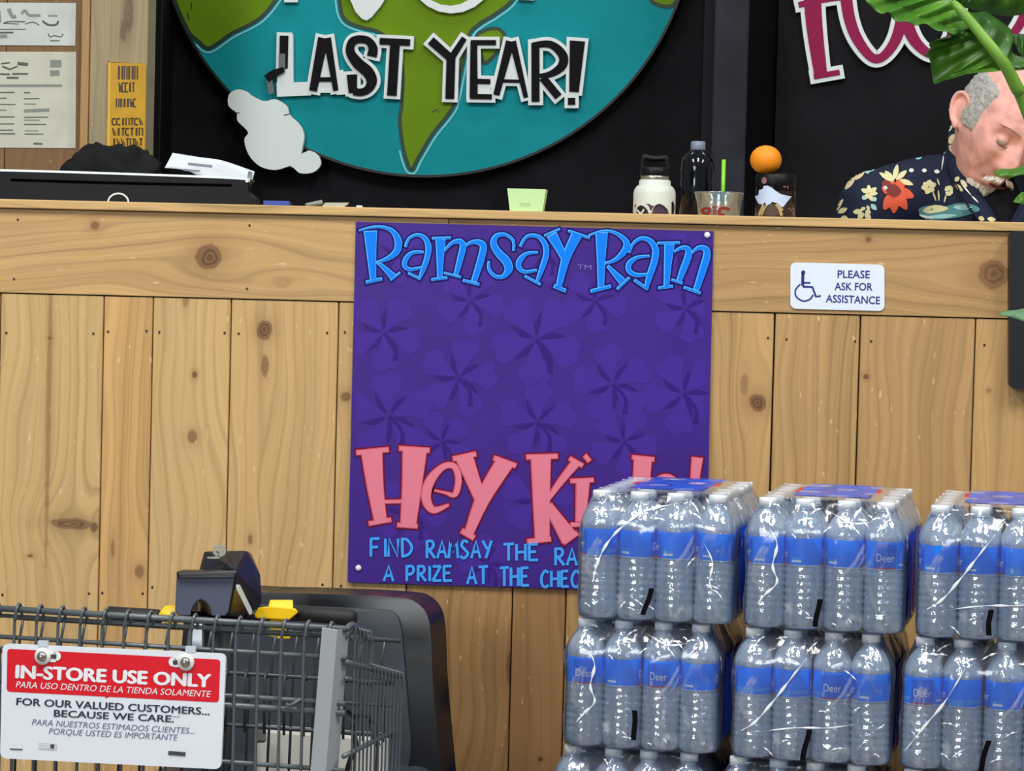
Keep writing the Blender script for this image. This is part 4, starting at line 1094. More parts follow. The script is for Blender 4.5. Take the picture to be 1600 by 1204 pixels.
# pale green tapered tub
YT = 0.03
c = spot(823.5, YT); k = (4.6 + YT) / FPX
m = MB(); h = hgt(823, 296, YT)
a, b_, d = 25.5 * k, 30 * k, .022
V = [(-a, -d, 0), (a, -d, 0), (a, d, 0), (-a, d, 0), (-b_, -d * 1.2, h), (b_, -d * 1.2, h), (b_, d * 1.2, h), (-b_, d * 1.2, h)]
t_ = .0012
Vi = [(x - math.copysign(t_, x), y - math.copysign(t_, y), z + (t_ if z == 0 else 0)) for x, y, z in V]
m.add([c + Vector(v) for v in V] + [c + Vector(v) for v in Vi], [(0, 3, 2, 1), (0, 1, 5, 4), (1, 2, 6, 5), (2, 3, 7, 6), (3, 0, 4, 7), (8, 9, 10, 11), (8, 12, 13, 9), (9, 13, 14, 10), (10, 14, 15, 11), (11, 15, 12, 8), (4, 5, 13, 12), (5, 6, 14, 13), (6, 7, 15, 14), (7, 4, 12, 15)])
o = link('paper_tub', m, mat('pale_green_card', (196, 232, 168), 0.6)); tag(o, 'pale green tapered card tub standing alone on the counter above the poster', 'tub')
m = MB(); mp = wall_map(YT - d * 1.15 - .001); m.ribbon([(812, 318), (829, 318.5)], 1.0, mp, 0.0); link('print', m, mat('green_print', (120, 150, 110), 0.6), o)

# white insulated flask with a black carry lid
YK = 0.06
c = spot(1022, YK); k = (4.6 + YK) / FPX
flask = thing('water_flask', 'white insulated flask with black carry-loop lid on the counter', 'flask', tuple(c))
H = lambda py: hgt(1022, py, YK)
wht = mat('flask_white', (208, 214, 204), 0.4, var=0.03)
m = MB(); r = 33 * k
m.lathe([(r * .97, 0), (r, .004), (r, H(303)), (r * .96, H(297)), (r * .86, H(292)), (r * .75, H(289.5)), (r * .75, H(283)), (r * .70, H(281.5))], 40, c)
link('body', m, wht, flask, smooth=True)
m = MB(); m.lathe([(r * .66, H(284)), (r * .68, H(279)), (r * .68, H(275)), (r * .64, H(274))], 32, c); link('neck_ring', m, mat('steel', (170, 168, 150), 0.3, 0.8), flask, smooth=True)
m = MB(); m.lathe([(r * .70, H(275)), (r * .72, H(273)), (r * .72, H(264)), (r * .66, H(262)), (0.0001, H(261.5))], 32, c); link('lid', m, blk, flask, smooth=True)
m = MB(); m.tube([c + Vector((-r * .58, 0, H(265))), c + Vector((-r * .60, 0, H(254))), c + Vector((-r * .52, 0, H(246))), c + Vector((-r * .3, 0, H(247.5))), c + Vector((0, 0, H(248.5))), c + Vector((r * .3, 0, H(247.5))), c + Vector((r * .5, 0, H(247))), c + Vector((r * .55, 0, H(254))), c + Vector((r * .6, 0, H(264)))], .0055, 10, True); link('handle', m, blk, flask, smooth=True)
# stickers round the flask, curved with it
def on_cyl(c, r): 
    def f(px, py, off=0.0):
        p = at(px, py, c.y - r); dx = max(-.999, min(.999, (p.x - c.x) / r)); a = math.asin(dx)
        return Vector((c.x + (r + off) * math.sin(a), c.y - (r + off) * math.cos(a), p.z))
    return f
mpk = on_cyl(c, r)
def K4(x, y): return (970 + x * .075, 280 + y * .075)
m = MB(); m.cur = 0
m.poly_fine([K4(*p) for p in [(330,720),(325,640),(350,570),(400,540),(450,545),(510,580),(560,640),(580,720)]], mpk, .0006)
m.cur = 1; m.poly_fine([K4(*p) for p in [(530,505),(600,515),(640,545),(700,555),(660,600),(640,650),(610,640),(590,570)]], mpk, .0006)
m.cur = 2; m.poly_fine([K4(*p) for p in [(640,720),(670,620),(720,540),(800,505),(880,540),(950,600),(985,660),(985,720)]], mpk, .0006)
m.cur = 0; m.ribbon([K4(690,605), K4(780,545), K4(880,570), K4(960,650)], 2.4, mpk, .0008); m.poly_fine([K4(*p) for p in [(1050,470),(1075,445),(1100,500),(1110,600),(1090,720),(1050,720)]], mpk, .0006); m.poly_fine([K4(*p) for p in [(285,540),(320,500),(310,540),(290,600)]], mpk, .0006)
m.cur = 3; m.ribbon([K4(340,630), K4(385,680), K4(420,700), K4(465,660), K4(480,620)], 2.4, mpk, .0009)
link('stickers', m, [mat('sticker_black', (20, 22, 24), 0.5), mat('sticker_maroon', (74, 34, 44), 0.5), mat('sticker_plum', (66, 48, 66), 0.5), wht], flask)

# dark soda bottle with a grey cap
YD = 0.18
c = spot(1088, YD); k = (4.6 + YD) / FPX
soda = thing('soda_bottle', 'dark soda bottle with blue-grey cap standing between flask and clear tub', 'bottle', tuple(c))
H = lambda py: hgt(1088, py, YD)
dk_ = mat('dark_cola', (8, 10, 17), 0.1, spec=0.5)
r = 26.5 * k
m = MB(); m.lathe([(r * .9, 0), (r, .006), (r, H(285)), (r * .97, H(278)), (r, H(270)), (r * .98, H(258)), (r * .88, H(248)), (r * .68, H(241)), (r * .45, H(237)), (r * .4, H(234))], 36, c); link('body', m, dk_, soda, smooth=True)
m = MB(); m.lathe([(r * .42, H(235)), (r * .44, H(234)), (r * .42, H(222)), (r * .36, H(221)), (.0001, H(220.8))], 28, c); link('cap', m, mat('blue_grey_cap', (112, 126, 146), 0.45), soda, smooth=True)
m = MB(); m.lathe([(r * 1.01, .002), (r * 1.01, H(318))], 24, c, a0=R(-30), a1=R(50)); link('label', m, mat('soda_label_blue', (30, 60, 150), 0.4), soda, smooth=True)

# clear tub with red lettering and a green straw
YC = 0.05
c = spot(1123, YC); k = (4.6 + YC) / FPX
tub = thing('plastic_cup', 'wide clear plastic cup with red lettering and green straw', 'cup', tuple(c))
H = lambda py: hgt(1123, py, YC)
clearp = film_mat('clear_cup_plastic', (225, 232, 236), (160, 176, 182), 0.62, 0.12, 30, 5.0, 0.0, (1, 1, 1), 0.15)
m = MB(); ra, rb, rc = 32 * k, 35.5 * k, 39 * k
m.lathe([(ra * .98, .0), (ra, .002), (rb * .985, H(313)), (rb * 1.03, H(311)), (rc * .97, H(303)), (rc, H(302)), (rc, H(301)), (rc * .97, H(300.5)), (rc * .95, H(303)), (rb * .95, H(312)), (ra * .93, .004)], 40, c); link('cup_wall', m, clearp, tub, smooth=True)
mpt = on_cyl(c, ra * 1.03)
def T4(x, y): return (1080 + x * .1125, 280 + y * .1125)
red = mat('cup_red', (128, 34, 22), 0.45)
m = MB(); m.ribbon([T4(205 + 52 * math.cos(t), 438 + 36 * math.sin(t)) for t in [2 * math.pi * i / 20 for i in range(20)]], 4.2, mpt, .0008, 0, False, 0, True); link('letter', m, red, tub)
m = MB(); m.ribbon([T4(325, 425), T4(325, 490)], 5.2, mpt, .0008); m.disc(*T4(325, 385), 3.8, 3.2, mpt, .0008); link('letter', m, red, tub)
m = MB(); m.ribbon([T4(525, 425), T4(480, 402), T4(410, 410), T4(385, 445), T4(400, 485), T4(460, 500)], 4.6, mpt, .0008)
link('letter', m, red, tub)
m = MB(); s0 = at(1129, 330, YC); s1 = at(1131, 249, YC); m.tube([(s0.x, YC + .005, CT + .004), (s1.x, YC + .012, s1.z)], .0037, 12); link('straw', m, mat('lime_straw', (126, 206, 48), 0.35), tub, smooth=True)

# dark jar with a white wrapper and an orange on its lid
YJ = 0.10
c = spot(1211, YJ); k = (4.6 + YJ) / FPX
jar = thing('jar', 'dark glass jar with black lid wrapped in torn white paper on the counter', 'jar', tuple(c))
H = lambda py: hgt(1211, py, YJ)
r = 31 * k
m = MB(); m.lathe([(r * .94, 0), (r, .004), (r, H(292)), (r * .95, H(286)), (r * .9, H(284))], 36, c); link('body', m, mat('dark_jar', (30, 20, 24), 0.2, spec=0.7, var=0.5, vscale=40), jar, smooth=True)
m = MB(); m.lathe([(r * .95, H(300)), (r * 1.0, H(299)), (r * 1.0, H(274)), (r * .95, H(272.5)), (.0001, H(272.3))], 36, c); link('lid', m, blk, jar, smooth=True)
mpj = on_cyl(c, r * 1.02)
m = MB(); m.cur = 0
m.poly_fine([T4(*p) for p in [(895,230),(945,210),(950,145),(1000,130),(1010,92),(1060,85),(1110,110),(1180,165),(1240,205),(1330,225),(1392,235),(1330,310),(1275,385),(1240,375),(1195,330),(1165,325),(1130,310),(1100,340),(1050,365),(1030,320),(990,350),(940,330)]], mpj, .0012)
link('wrapper', m, mat('blue_white_paper', (190, 206, 236), 0.5), jar)
m = MB(); m.cur = 0
m.ribbon([T4(945, 500), T4(985, 410), T4(1010, 345)], 4.5, mpj, .0009); m.ribbon([T4(985, 500), T4(1020, 410), T4(1060, 350)], 2.4, mpj, .001); m.ribbon([T4(1180, 340), T4(1225, 410), T4(1255, 505)], 4.5, mpj, .0009); m.ribbon([T4(1225, 370), T4(1270, 430)], 3, mpj, .001)
m.cur = 1; m.poly_fine([T4(*p) for p in [(1010,505),(1020,440),(1060,370),(1130,330),(1180,370),(1215,440),(1225,505)]], mpj, .0006)
m.cur = 2
for a in [(1340,410,1380,400),(1375,440,1420,390),(1400,470,1430,440)]: m.ribbon([T4(a[0], a[1]), T4(a[2], a[3])], 2.0, mpj, .0008)
m.ribbon([T4(1275,98), T4(1318,106)], 1.6, mpj, .0012); m.ribbon([T4(1338,90), T4(1342,130)], 1.6, mpj, .0012); m.disc(*T4(1020, 15), 4.0, 5.5, mpj, .0012)
link('print', m, [mat('tan_print', (172, 150, 106), 0.5), mat('brown_print', (74, 56, 46), 0.5), mat('rose_print', (136, 96, 96), 0.5)], jar)
r2 = 24.5 * k; oc = Vector((at(1196, 270, YJ).x, YJ - .003, CT + H(272.3)))
m = MB(); m.ball(oc + Vector((0, 0, r2 * .90)), (r2, r2, r2 * .91), 36, 24)
om = mat('orange_peel', (232, 140, 16), 0.5, bump=0.35, vscale=320)
o = link('orange', m, om, smooth=True); tag(o, 'ripe orange resting on the black lid of the jar', 'orange')
m = MB(); m.disc(1190, 232.5, 1.6, 1.0, wall_map(YJ - r2 * .5), 0); link('stem_scar', m, mat('stem_brown', (120, 90, 30), 0.7), o)
# ================================================================== mobility shopping cart
SO = at(177, 1100, -1.12); SO = Vector((SO.x, SO.y, 0))
SYAW = R(-9.5)
cart = thing('mobility_cart', 'motorised shopping cart with grey wire basket, black tiller and yellow levers', 'shopping cart', tuple(SO), SYAW)
SM = Matrix.Rotation(SYAW, 4, 'Z'); SN = SM @ Vector((0, 1, 0)); SU = SM @ Vector((1, 0, 0))
def sc(d): return lambda px, py, off=0.0: at_plane(px, py, SO + SN * d, SN) - SN * off
def SC(px, py, d): return at_plane(px, py, SO + SN * d, SN)
wire = mat('grey_coated_wire', (96, 103, 106), 0.36, 0.35); wire_d = mat('dark_wire', (70, 74, 78), 0.4, 0.4)
def lc(u, d, z): return SO + SU * u + SN * d + Vector((0, 0, z))
def loc_of(p): q = p - SO; return (q.dot(SU), q.dot(SN), p.z)
uR = loc_of(SC(540, 1050, 0))[0]; uL = loc_of(SC(-118, 1050, 0))[0]
zTop = loc_of(SC(300, 968, 0))[2]; zMid = loc_of(SC(300, 1013, 0))[2]
zBot = zTop - 0.36
WR = 0.0023
# basket: one welded wire body
m = MB(); m.smooth = True
m.tube([lc(uL, 0, zTop), lc(uR, 0, zTop)], .0046, 10); m.tube([lc(uL, .008, zTop - .011), lc(uR, .008, zTop - .011)], .0030, 8)
nv = 19
for i in range(nv):
    u = uL + (uR - uL) * (i + .35) / nv
    m.tube([lc(u, .012, zTop - .014), lc(u, .006, zTop + .004), lc(u, 0, zTop + .0075), lc(u, -.007, zTop + .002), lc(u - .002, -.0065, zTop - .012), lc(u - .0045, -.004, zTop - .045), lc(u - .006, -.003, zBot)], WR, 8, True)
for z, rr in ((zMid, .0033), (loc_of(SC(450, 1093, 0))[2], .0036), (loc_of(SC(450, 1108, 0))[2], .0046), (loc_of(SC(450, 1197, 0))[2], .0034), (zBot + .06, .003), (zBot, .0045)):
    m.tube([lc(uL, 0.001, z), lc(uR, 0.001, z)], rr, 8)
m.tube([SC(448, 1100, -.004), SC(452, 1102, -.008), SC(462, 1097, -.008), SC(470, 1092, -.004)], .0026, 8, True)
link('basket_front', m, wire, cart)
# rear panel
m = MB(); m.smooth = True
dB = 0.26
zB1 = loc_of(SC(300, 981, dB))[2]; zB2 = loc_of(SC(430, 1050, dB))[2]
m.tube([lc(uL + .02, dB, zB1), lc(uR + .0, dB, zB1)], .0036, 8)
for i in range(18):
    u = uL + .02 + (uR - uL - .02) * (i + .2) / 18
    m.tube([lc(u + .004, dB, zB1 + .004), lc(u, dB - .004, zB1 - .03), lc(u - .008, dB, zBot)], .0022, 6)
m.tube([lc(uL + .02, dB - .03, zB2), lc(uR, dB - .03, zB2)], .0032, 8)
for i in range(20):
    u = uL + .02 + (uR - uL - .02) * (i + .6) / 20
    m.tube([lc(u, dB - .026, zB2 - .004), lc(u, dB - .034, zB2 + .006), lc(u, dB - .04, zB2 - .004), lc(u, dB - .036, zB2 - .085)], .0022, 6)
z3 = loc_of(SC(430, 1131, dB))[2]
m.tube([lc(uL + .02, dB - .03, z3), lc(uR, dB - .03, z3)], .0032, 8); m.tube([lc(uL + .02, dB - .036, z3 + .045), lc(uR, dB - .036, z3 + .045)], .0028, 8)
link('basket_rear', m, wire_d, cart)
# floor of the basket
m = MB(); m.smooth = True
for i in range(14):
    u = uL + (uR - uL) * (i + .5) / 14; m.tube([lc(u, 0, zBot), lc(u, dB, zBot)], .0025, 6)
for i in range(6):
    d = dB * i / 5; m.tube([lc(uL, d, zBot), lc(uR, d, zBot)], .003, 6)
link('basket_floor', m, wire_d, cart)
# sides, stepped down towards the back
def side(u, sgn):
    m = MB(); m.smooth = True
    dm, de = 0.118, 0.262
    zs = loc_of(SC(580, 993, dm))[2]; z2 = loc_of(SC(543, 1034, 0))[2]; z2e = loc_of(SC(628, 1057, de))[2]; zq = lambda d: z2 + (z2e - z2) * d / de
    m.tube([lc(u, 0, zTop), lc(u, .03, zTop + .002), lc(u, dm - .03, zs), lc(u, dm - .004, zs - .004), lc(u, dm, zs - .03), lc(u, dm, zq(dm) - .004)], .0042, 8, True)
    m.tube([lc(u, 0, z2), lc(u, de, z2e)], .0040, 8)
    m.tube([lc(u, 0, z2 - .022), lc(u, dm, zq(dm) - .022)], .0030, 8)
    for z in (zq(.2) - .085, zBot + .05, zBot):
        m.tube([lc(u, 0, z), lc(u + sgn * .0, de - .03, z - .004)], .0036, 8)
    n = 14
    for i in range(n):
        d = .025 + (de - .03) * i / (n - 1)
        top = zTop + (zs - zTop) * d / dm + .003 if d < dm - .01 else zq(d) + .004
        m.tube([lc(u - sgn * .010, d, top - .016), lc(u - sgn * .004, d, top), lc(u + sgn * .004, d, top + .001), lc(u + sgn * .006, d, top - .012), lc(u + sgn * .004, d, top - .05), lc(u + sgn * .003, d, zBot)], .0015, 7, True)
    return m
link('basket_side', side(uR, 1), wire, cart); link('basket_side', side(uL, -1), wire, cart)
# bent grey corner plate
m = MB()
f_ = sc(-.012)
a = [SC(503, 980, -.012), SC(527, 984, -.016), SC(545, 979, .012)]
zb = zBot
def dn(p, du): q = loc_of(p); return lc(q[0] + du, q[1], zb)
b_ = [dn(a[0], -.022), dn(a[1], -.022), dn(a[2], -.022)]
m.add(a + b_ + [p + SN * .004 for p in a] + [p + SN * .004 for p in b_], [(0, 3, 4, 1), (1, 4, 5, 2), (6, 7, 10, 9), (7, 8, 11, 10), (0, 1, 7, 6), (1, 2, 8, 7), (3, 9, 10, 4), (4, 10, 11, 5), (0, 6, 9, 3), (2, 5, 11, 8)])
link('corner_plate', m, mat('grey_plate', (158, 163, 166), 0.45), cart, bevel=0.0015)
# white cover panels standing behind the wires
m = MB()
q0 = loc_of(SC(400, 1137, .40)); q1 = loc_of(SC(600, 1137, .40))
m.box((q0[0], .40, zBot - .02), (q1[0], .44, q0[2]))
m.v = [SO + SM @ v for v in m.v]
link('cover_panel', m, mat('white_cover', (206, 206, 198), 0.45), cart, bevel=0.006)
m = MB(); m.hull([SC(398, 1130, .38), SC(416, 1130, .38), SC(398, 1160, .38), SC(416, 1160, .38), SC(398, 1130, .365), SC(416, 1130, .365), SC(398, 1160, .365), SC(416, 1160, .365)]); link('latch', m, mat('grey_latch', (110, 114, 112), 0.5), cart, bevel=.004)
m = MB(); m.smooth = True
m.tube([SC(540, 1108, .30), SC(556, 1120, .32), SC(572, 1116, .30), SC(582, 1132, .31), SC(592, 1152, .30)], .004, 8, True); m.tube([SC(550, 1130, .3), SC(556, 1165, .3), SC(548, 1185, .3), SC(542, 1204, .3)], .004, 8, True); m.tube([SC(580, 1130, .3), SC(590, 1165, .3)], .005, 8)
link('cable', m, mat('black_cable', (20, 20, 22), 0.5), cart)

# tiller: column, console, grips, levers
dT = 0.42
blk2 = mat('tiller_black', (24, 25, 30), 0.32, spec=0.6)
m = MB(); m.smooth = True
pc_ = loc_of(SC(336, 985, dT))
m.tube([lc(pc_[0], dT + .02, pc_[2] + .02), lc(pc_[0], dT + .02, .22)], .024, 16); link('tiller_column', m, mat('tiller_post', (40, 42, 46), 0.4), cart)
m = MB()
def T2(x, y, d): return SC(240 + x * .3023, 840 + y * .3023, d)
front = [(120, 200), (140, 190), (400, 190), (418, 200), (386, 380), (372, 402), (300, 402), (292, 360), (270, 330), (245, 318), (220, 330), (200, 360), (190, 402), (125, 402), (112, 380)]
n = len(front)
F0 = [T2(x, y, dT - .05) for x, y in front]; F1 = [T2(x + (10 if x > 250 else -2), y, dT + .06) for x, y in front]
fm_ = lambda px, py, off=0.0: SC(px, py, dT - .05 - off)
m.poly([(240 + x * .3023, 840 + y * .3023) for x, y in front], fm_, 0, 0)
m.add(F0 + F1, [(i, (i + 1) % n, n + (i + 1) % n, n + i) for i in range(n)] )
m.poly([(240 + x * .3023, 840 + y * .3023) for x, y in front], lambda px, py, off=0.0: SC(px, py, dT + .06 - off), 0, 0)
link('console', m, mat('console_satin', (84, 90, 110), 0.3, spec=0.7), cart, weld=True, bevel=.002)
m = MB(); m.hull([T2(118, 176, dT - .055), T2(150, 163, dT - .03), T2(430, 165, dT - .055), T2(425, 205, dT - .058), T2(120, 208, dT - .058), T2(125, 205, dT + .03), T2(425, 195, dT + .03), T2(140, 165, dT + .03)])
link('console_lip', m, blk2, cart, bevel=.004)
m = MB(); m.hull([T2(232, 170, dT - .02), T2(262, 68, dT + .01), T2(490, 66, dT + .03), T2(430, 170, dT - .045), T2(556, 200, dT + .12), T2(565, 330, dT + .12), T2(500, 66, dT + .10), T2(265, 68, dT + .10), T2(386, 405, dT - .045), T2(540, 410, dT + .10), T2(230, 400, dT + .10), T2(240, 300, dT - .02)])
link('console_hood', m, blk2, cart, bevel=.007, seg=3)
m = MB(); m.hull([T2(372, 75, dT + .0), T2(395, 72, dT + .0), T2(350, 165, dT - .035), T2(420, 168, dT - .05), T2(380, 130, dT - .04), T2(345, 120, dT - .02)]); link('key_housing', m, blk2, cart, bevel=.003)
m = MB(); m.hull([T2(424, 240, dT - .052), T2(446, 240, dT - .045), T2(510, 372, dT - .03), T2(512, 392, dT - .03), T2(496, 402, dT - .035), T2(428, 268, dT - .055)]); link('trim_strip', m, mat('pale_trim', (190, 196, 186), 0.4), cart, bevel=.001)
m = MB(); kk = lambda px, py, off=0.0: SC(px, py, dT - .03 - off)
m.ribbon([(240 + (340 + 26 * math.cos(t)) * .3023, 840 + (66 + 24 * math.sin(t)) * .3023) for t in [2 * math.pi * i / 20 for i in range(20)]], 5.2, kk, 0, .003, False, 0, True)
m.poly([(240 + x * .3023, 840 + y * .3023) for x, y in [(275, 98), (320, 96), (330, 84), (345, 92), (340, 106), (318, 108), (278, 106)]], kk, 0, .003); m.disc(240 + 345 * .3023, 840 + 66 * .3023, 3.2, 5, kk, .0, .002)
link('key', m, mat('key_silver', (206, 206, 190), 0.3, 0.7), cart)
for (xa, xb, ya, yb, nm) in ((-245, 40, 392, 410, 'grip'), (740, 1045, 385, 415, 'grip')):
    m = MB(); m.smooth = True
    p, q = T2(xa, ya, dT + .06), T2(xb, yb, dT + .06); ax = (q - p).normalized()
    m.tube([p, p + ax * .006, q - ax * .006, q], [.009, .0125, .0125, .009], 16); link(nm, m, mat('black_rubber', (28, 28, 31), 0.6), cart)
m = MB(); m.smooth = True; m.tube([T2(0, 405, dT + .06), T2(790, 400, dT + .06)], .009, 12); link('handlebar', m, mat('bar_black', (26, 26, 29), 0.4), cart)
yel = mat('lever_yellow', (246, 200, 8), 0.4)
m = MB(); m.hull([T2(60, 350, dT + .05), T2(125, 345, dT + .05), T2(30, 385, dT + .04), T2(22, 412, dT + .04), T2(125, 412, dT + .04), T2(60, 350, dT + .08), T2(125, 345, dT + .08), T2(25, 410, dT + .08), T2(125, 412, dT + .08)]); m.hull([T2(32, 452, dT + .05), T2(190, 456, dT + .05), T2(170, 478, dT + .05), T2(80, 472, dT + .05), T2(32, 452, dT + .08), T2(190, 456, dT + .08), T2(100, 476, dT + .08)]); m.hull([T2(60, 405, dT + .055), T2(125, 405, dT + .055), T2(60, 460, dT + .055), T2(125, 460, dT + .055), T2(60, 405, dT + .075), T2(125, 405, dT + .075), T2(60, 460, dT + .075), T2(125, 460, dT + .075)])
link('throttle_lever', m, yel, cart, bevel=.002)
m = MB(); m.hull([T2(600, 320, dT + .05), T2(720, 320, dT + .05), T2(590, 370, dT + .04), T2(722, 365, dT + .04), T2(600, 320, dT + .08), T2(720, 320, dT + .08), T2(590, 370, dT + .08), T2(722, 365, dT + .08)])
m.hull([T2(540, 360, dT + .03), T2(610, 352, dT + .03), T2(735, 365, dT + .03), T2(748, 385, dT + .03), T2(700, 425, dT + .03), T2(530, 415, dT + .03), T2(520, 400, dT + .03), T2(540, 360, dT + .07), T2(735, 365, dT + .07), T2(748, 385, dT + .07), T2(700, 425, dT + .07), T2(520, 410, dT + .07)])
m.hull([T2(540, 480, dT + .05), T2(715, 475, dT + .05), T2(705, 522, dT + .05), T2(640, 522, dT + .05), T2(560, 495, dT + .05), T2(540, 480, dT + .07), T2(715, 475, dT + .07), T2(705, 522, dT + .07)])
m.hull([T2(600, 410, dT + .05), T2(690, 410, dT + .05), T2(600, 490, dT + .05), T2(690, 490, dT + .05), T2(600, 410, dT + .07), T2(690, 410, dT + .07), T2(600, 490, dT + .07), T2(690, 490, dT + .07)])
link('throttle_lever', m, yel, cart, bevel=.002)
m = MB(); m.hull([SC(299, 975, .06), SC(316, 972, .06), SC(316, 1016, .01), SC(293, 1014, .01), SC(299, 975, .07), SC(316, 972, .07), SC(316, 1016, .03), SC(293, 1014, .03)]); link('bracket', m, mat('bracket_grey', (164, 174, 184), 0.4), cart, bevel=.002)

# sign hung on the basket
dS = -.016
msn = sc(dS)
sg = thing('cart_sign', 'red and white in-store notice plate bolted on the wire basket', 'sign', tuple(SC(177, 1200, dS)), SYAW)
def rq(c4, r, n=6):
    """rounded quadrilateral given by its corners"""
    out = []; k = len(c4)
    for i in range(k):
        p = Vector(c4[i]); a = (Vector(c4[i - 1]) - p).normalized(); b = (Vector(c4[(i + 1) % k]) - p).normalized()
        s, e = p + a * r, p + b * r
        for j in range(n + 1):
            t = j / n; q = s * (1 - t) ** 2 + p * 2 * t * (1 - t) + e * t * t; out.append((q.x, q.y))
    return out
m = MB(); m.poly(rq([(4, 1005), (353, 1021), (345, 1201.5), (0, 1184)], 11), msn, 0, .004); link('plate', m, mat('plate_white', (226, 232, 240), 0.35), sg)
m = MB(); m.poly(rq([(11.5, 1013), (344.5, 1030), (342, 1097), (10.5, 1080)], 6), msn, .0003); m.poly([(162, 1086), (173, 1087), (166, 1090.5)], msn, .00035); link('red_band', m, mat('sign_red', (220, 22, 40), 0.35), sg)
def S3(x, y): return (x * .3023, 840 + y * .3023)
wt = mat('sign_lettering_white', (238, 240, 244), 0.4); nv_ = mat('sign_lettering_navy', (46, 50, 74), 0.4); gy_ = mat('sign_lettering_grey', (104, 112, 136), 0.4)
for st, a, b_, h, mt, bo, it in (('IN-STORE USE ONLY', (84, 722), (1086, 770), 64, wt, .04, 0), ('PARA USO DENTRO DE LA TIENDA SOLAMENTE', (82, 772), (1085, 822), 32, wt, .0, .2), ('FOR OUR VALUED CUSTOMERS...', (86, 862), (1082, 914), 36, nv_, .012, 0), ('BECAUSE WE CARE.', (280, 922), (898, 952), 34, nv_, .012, 0), ('PARA NUESTROS ESTIMADOS CLIENTES...', (165, 966), (1004, 1012), 30, gy_, 0, .2), ('PORQUE USTED ES IMPORTANTE', (252, 1012), (914, 1046), 30, gy_, 0, .2)):
    m = MB()
    for q, (ox, oy) in enumerate(((0, 0), (bo * 40, 0), (-bo * 40, 0), (0, bo * 22), (0, -bo * 22)) if bo else ((0, 0),)):
        put_text(m, st, S3(a[0] + ox * 3.3, a[1] + oy * 3.3), S3(b_[0] + ox * 3.3, b_[1] + oy * 3.3), h * .3023, msn, .0006 + q * .00003, 0.0, it)
    link('text_line', m, mt, sg)
m = MB(); m.ribbon([S3(890, 922), S3(932, 924)], .9, msn, .0011); link('text_line', m, nv_, sg)
for (x, y, dx) in ((225, 610, 60), (965, 640, -60)):
    m = MB(); m.smooth = False
    m.ribbon([S3(x, y), S3(x + dx, y + dx * .04)], 14.5, msn, .0012, 0, False, 1.5); m.disc(*S3(x + dx + (8 if dx > 0 else -8), y), 7.2, 7.2, msn, .0012); link('slot_pad', m, wt, sg)
    m = MB(); m.ribbon([S3(x, y + 2), S3(x + dx * 1.15, y + 2)], 6.5, msn, .0016, 0, False); link('slot', m, mat('slot_brown', (70, 64, 52), 0.6), sg)
    m = MB(); m.smooth = True; p = msn(*S3(x, y), 0.002); Mr = Matrix.Rotation(SYAW, 4, 'Z') @ Matrix.Rotation(R(90), 4, 'X')
    m.lathe([(.0122, 0), (.0118, .0022), (.0075, .003)], 24, p, Mr); link('washer', m, mat('nylon_washer', (226, 226, 224), 0.4), sg)
    m = MB(); m.smooth = True; m.lathe([(.0074, .002), (.0070, .0055), (.0045, .0085), (.0001, .0095)], 20, p, Mr); link('bolt', m, mat('bolt_steel', (176, 174, 168), 0.22, 0.9), sg)
m = MB(); m.ribbon([S3(872, 1110), S3(958, 1117)], 5.4, msn, .0008, 0, False, .5); m.ribbon([S3(52, 1090), S3(118, 1093)], 2.0, msn, .0008); m.ribbon([S3(262, 1076), S3(282, 1077)], 6.5, msn, .0010); link('slot', m, mat('slot_dark', (66, 66, 76), 0.6), sg)
m = MB(); m.ribbon([S3(205, 1072), S3(290, 1078)], 7.5, msn, .0008, 0, False, 1); link('slot_pad', m, mat('slot_pale', (206, 210, 214), 0.5), sg)
for (xa, ya) in ((223, 545), (985, 574)):
    m = MB(); m.ribbon([S3(xa - 25, ya), S3(xa + 25, ya + 2)], 9, msn, .001, .004, False); link('clip', m, mat('clip_grey', (196, 206, 216), 0.4), sg)

# seat with a tall rounded back
dSeat = 0.82
ms2 = sc(dSeat)
back = [(296, 960), (302, 940), (318, 926), (345, 920), (420, 923), (520, 925.5), (630, 931), (658, 940), (674, 958), (681, 990), (686, 1060), (694, 1130), (704, 1210), (716, 1300), (290, 1290), (290, 1100)]
bk = catmull([(p[0], p[1]) for p in back[:13]], 4) + [(p[0], p[1]) for p in back[13:]]
tilt = lambda px, py, off=0.0: ms2(px, py, off) + SN * ((1000 - py) * .00012)
m = MB(); m.poly(bk, tilt, 0.03, .09); link('seat_back', m, mat('seat_shell_black', (20, 22, 26), 0.30, spec=0.6), cart, bevel=.012, seg=4, smooth=True)
ins = [(345, 944), (420, 941), (520, 945), (605, 949), (625, 955), (634, 972), (640, 1010), (650, 1100), (656, 1160), (650, 1195), (630, 1215), (420, 1215), (330, 1200), (320, 1080), (326, 980)]
m = MB(); m.poly(catmull(ins, 4, True), tilt, .036, .02); link('back_cushion', m, mat('cushion_black', (50, 57, 65), 0.42, spec=0.5, bump=.15, vscale=150), cart, bevel=.008, seg=3, smooth=True)
sq = loc_of(SC(500, 1200, dSeat))
zs_ = zBot + 0.03
m = MB(); m.box((sq[0] - .22, .47, zs_ - .08), (sq[0] + .22, .80, zs_)); m.v = [SO + SM @ v for v in m.v]; link('seat_cushion', m, mat('cushion_black', (0, 0, 0)), cart, bevel=.03, seg=4)
m = MB(); m.box((sq[0] - .17, .50, .2), (sq[0] + .17, .92, zs_ - .08)); m.box((sq[0] - .24, .0, .12), (sq[0] + .2, .95, .2)); m.v = [SO + SM @ v for v in m.v]; link('chassis', m, mat('chassis_grey', (58, 60, 64), 0.5), cart, bevel=.02)
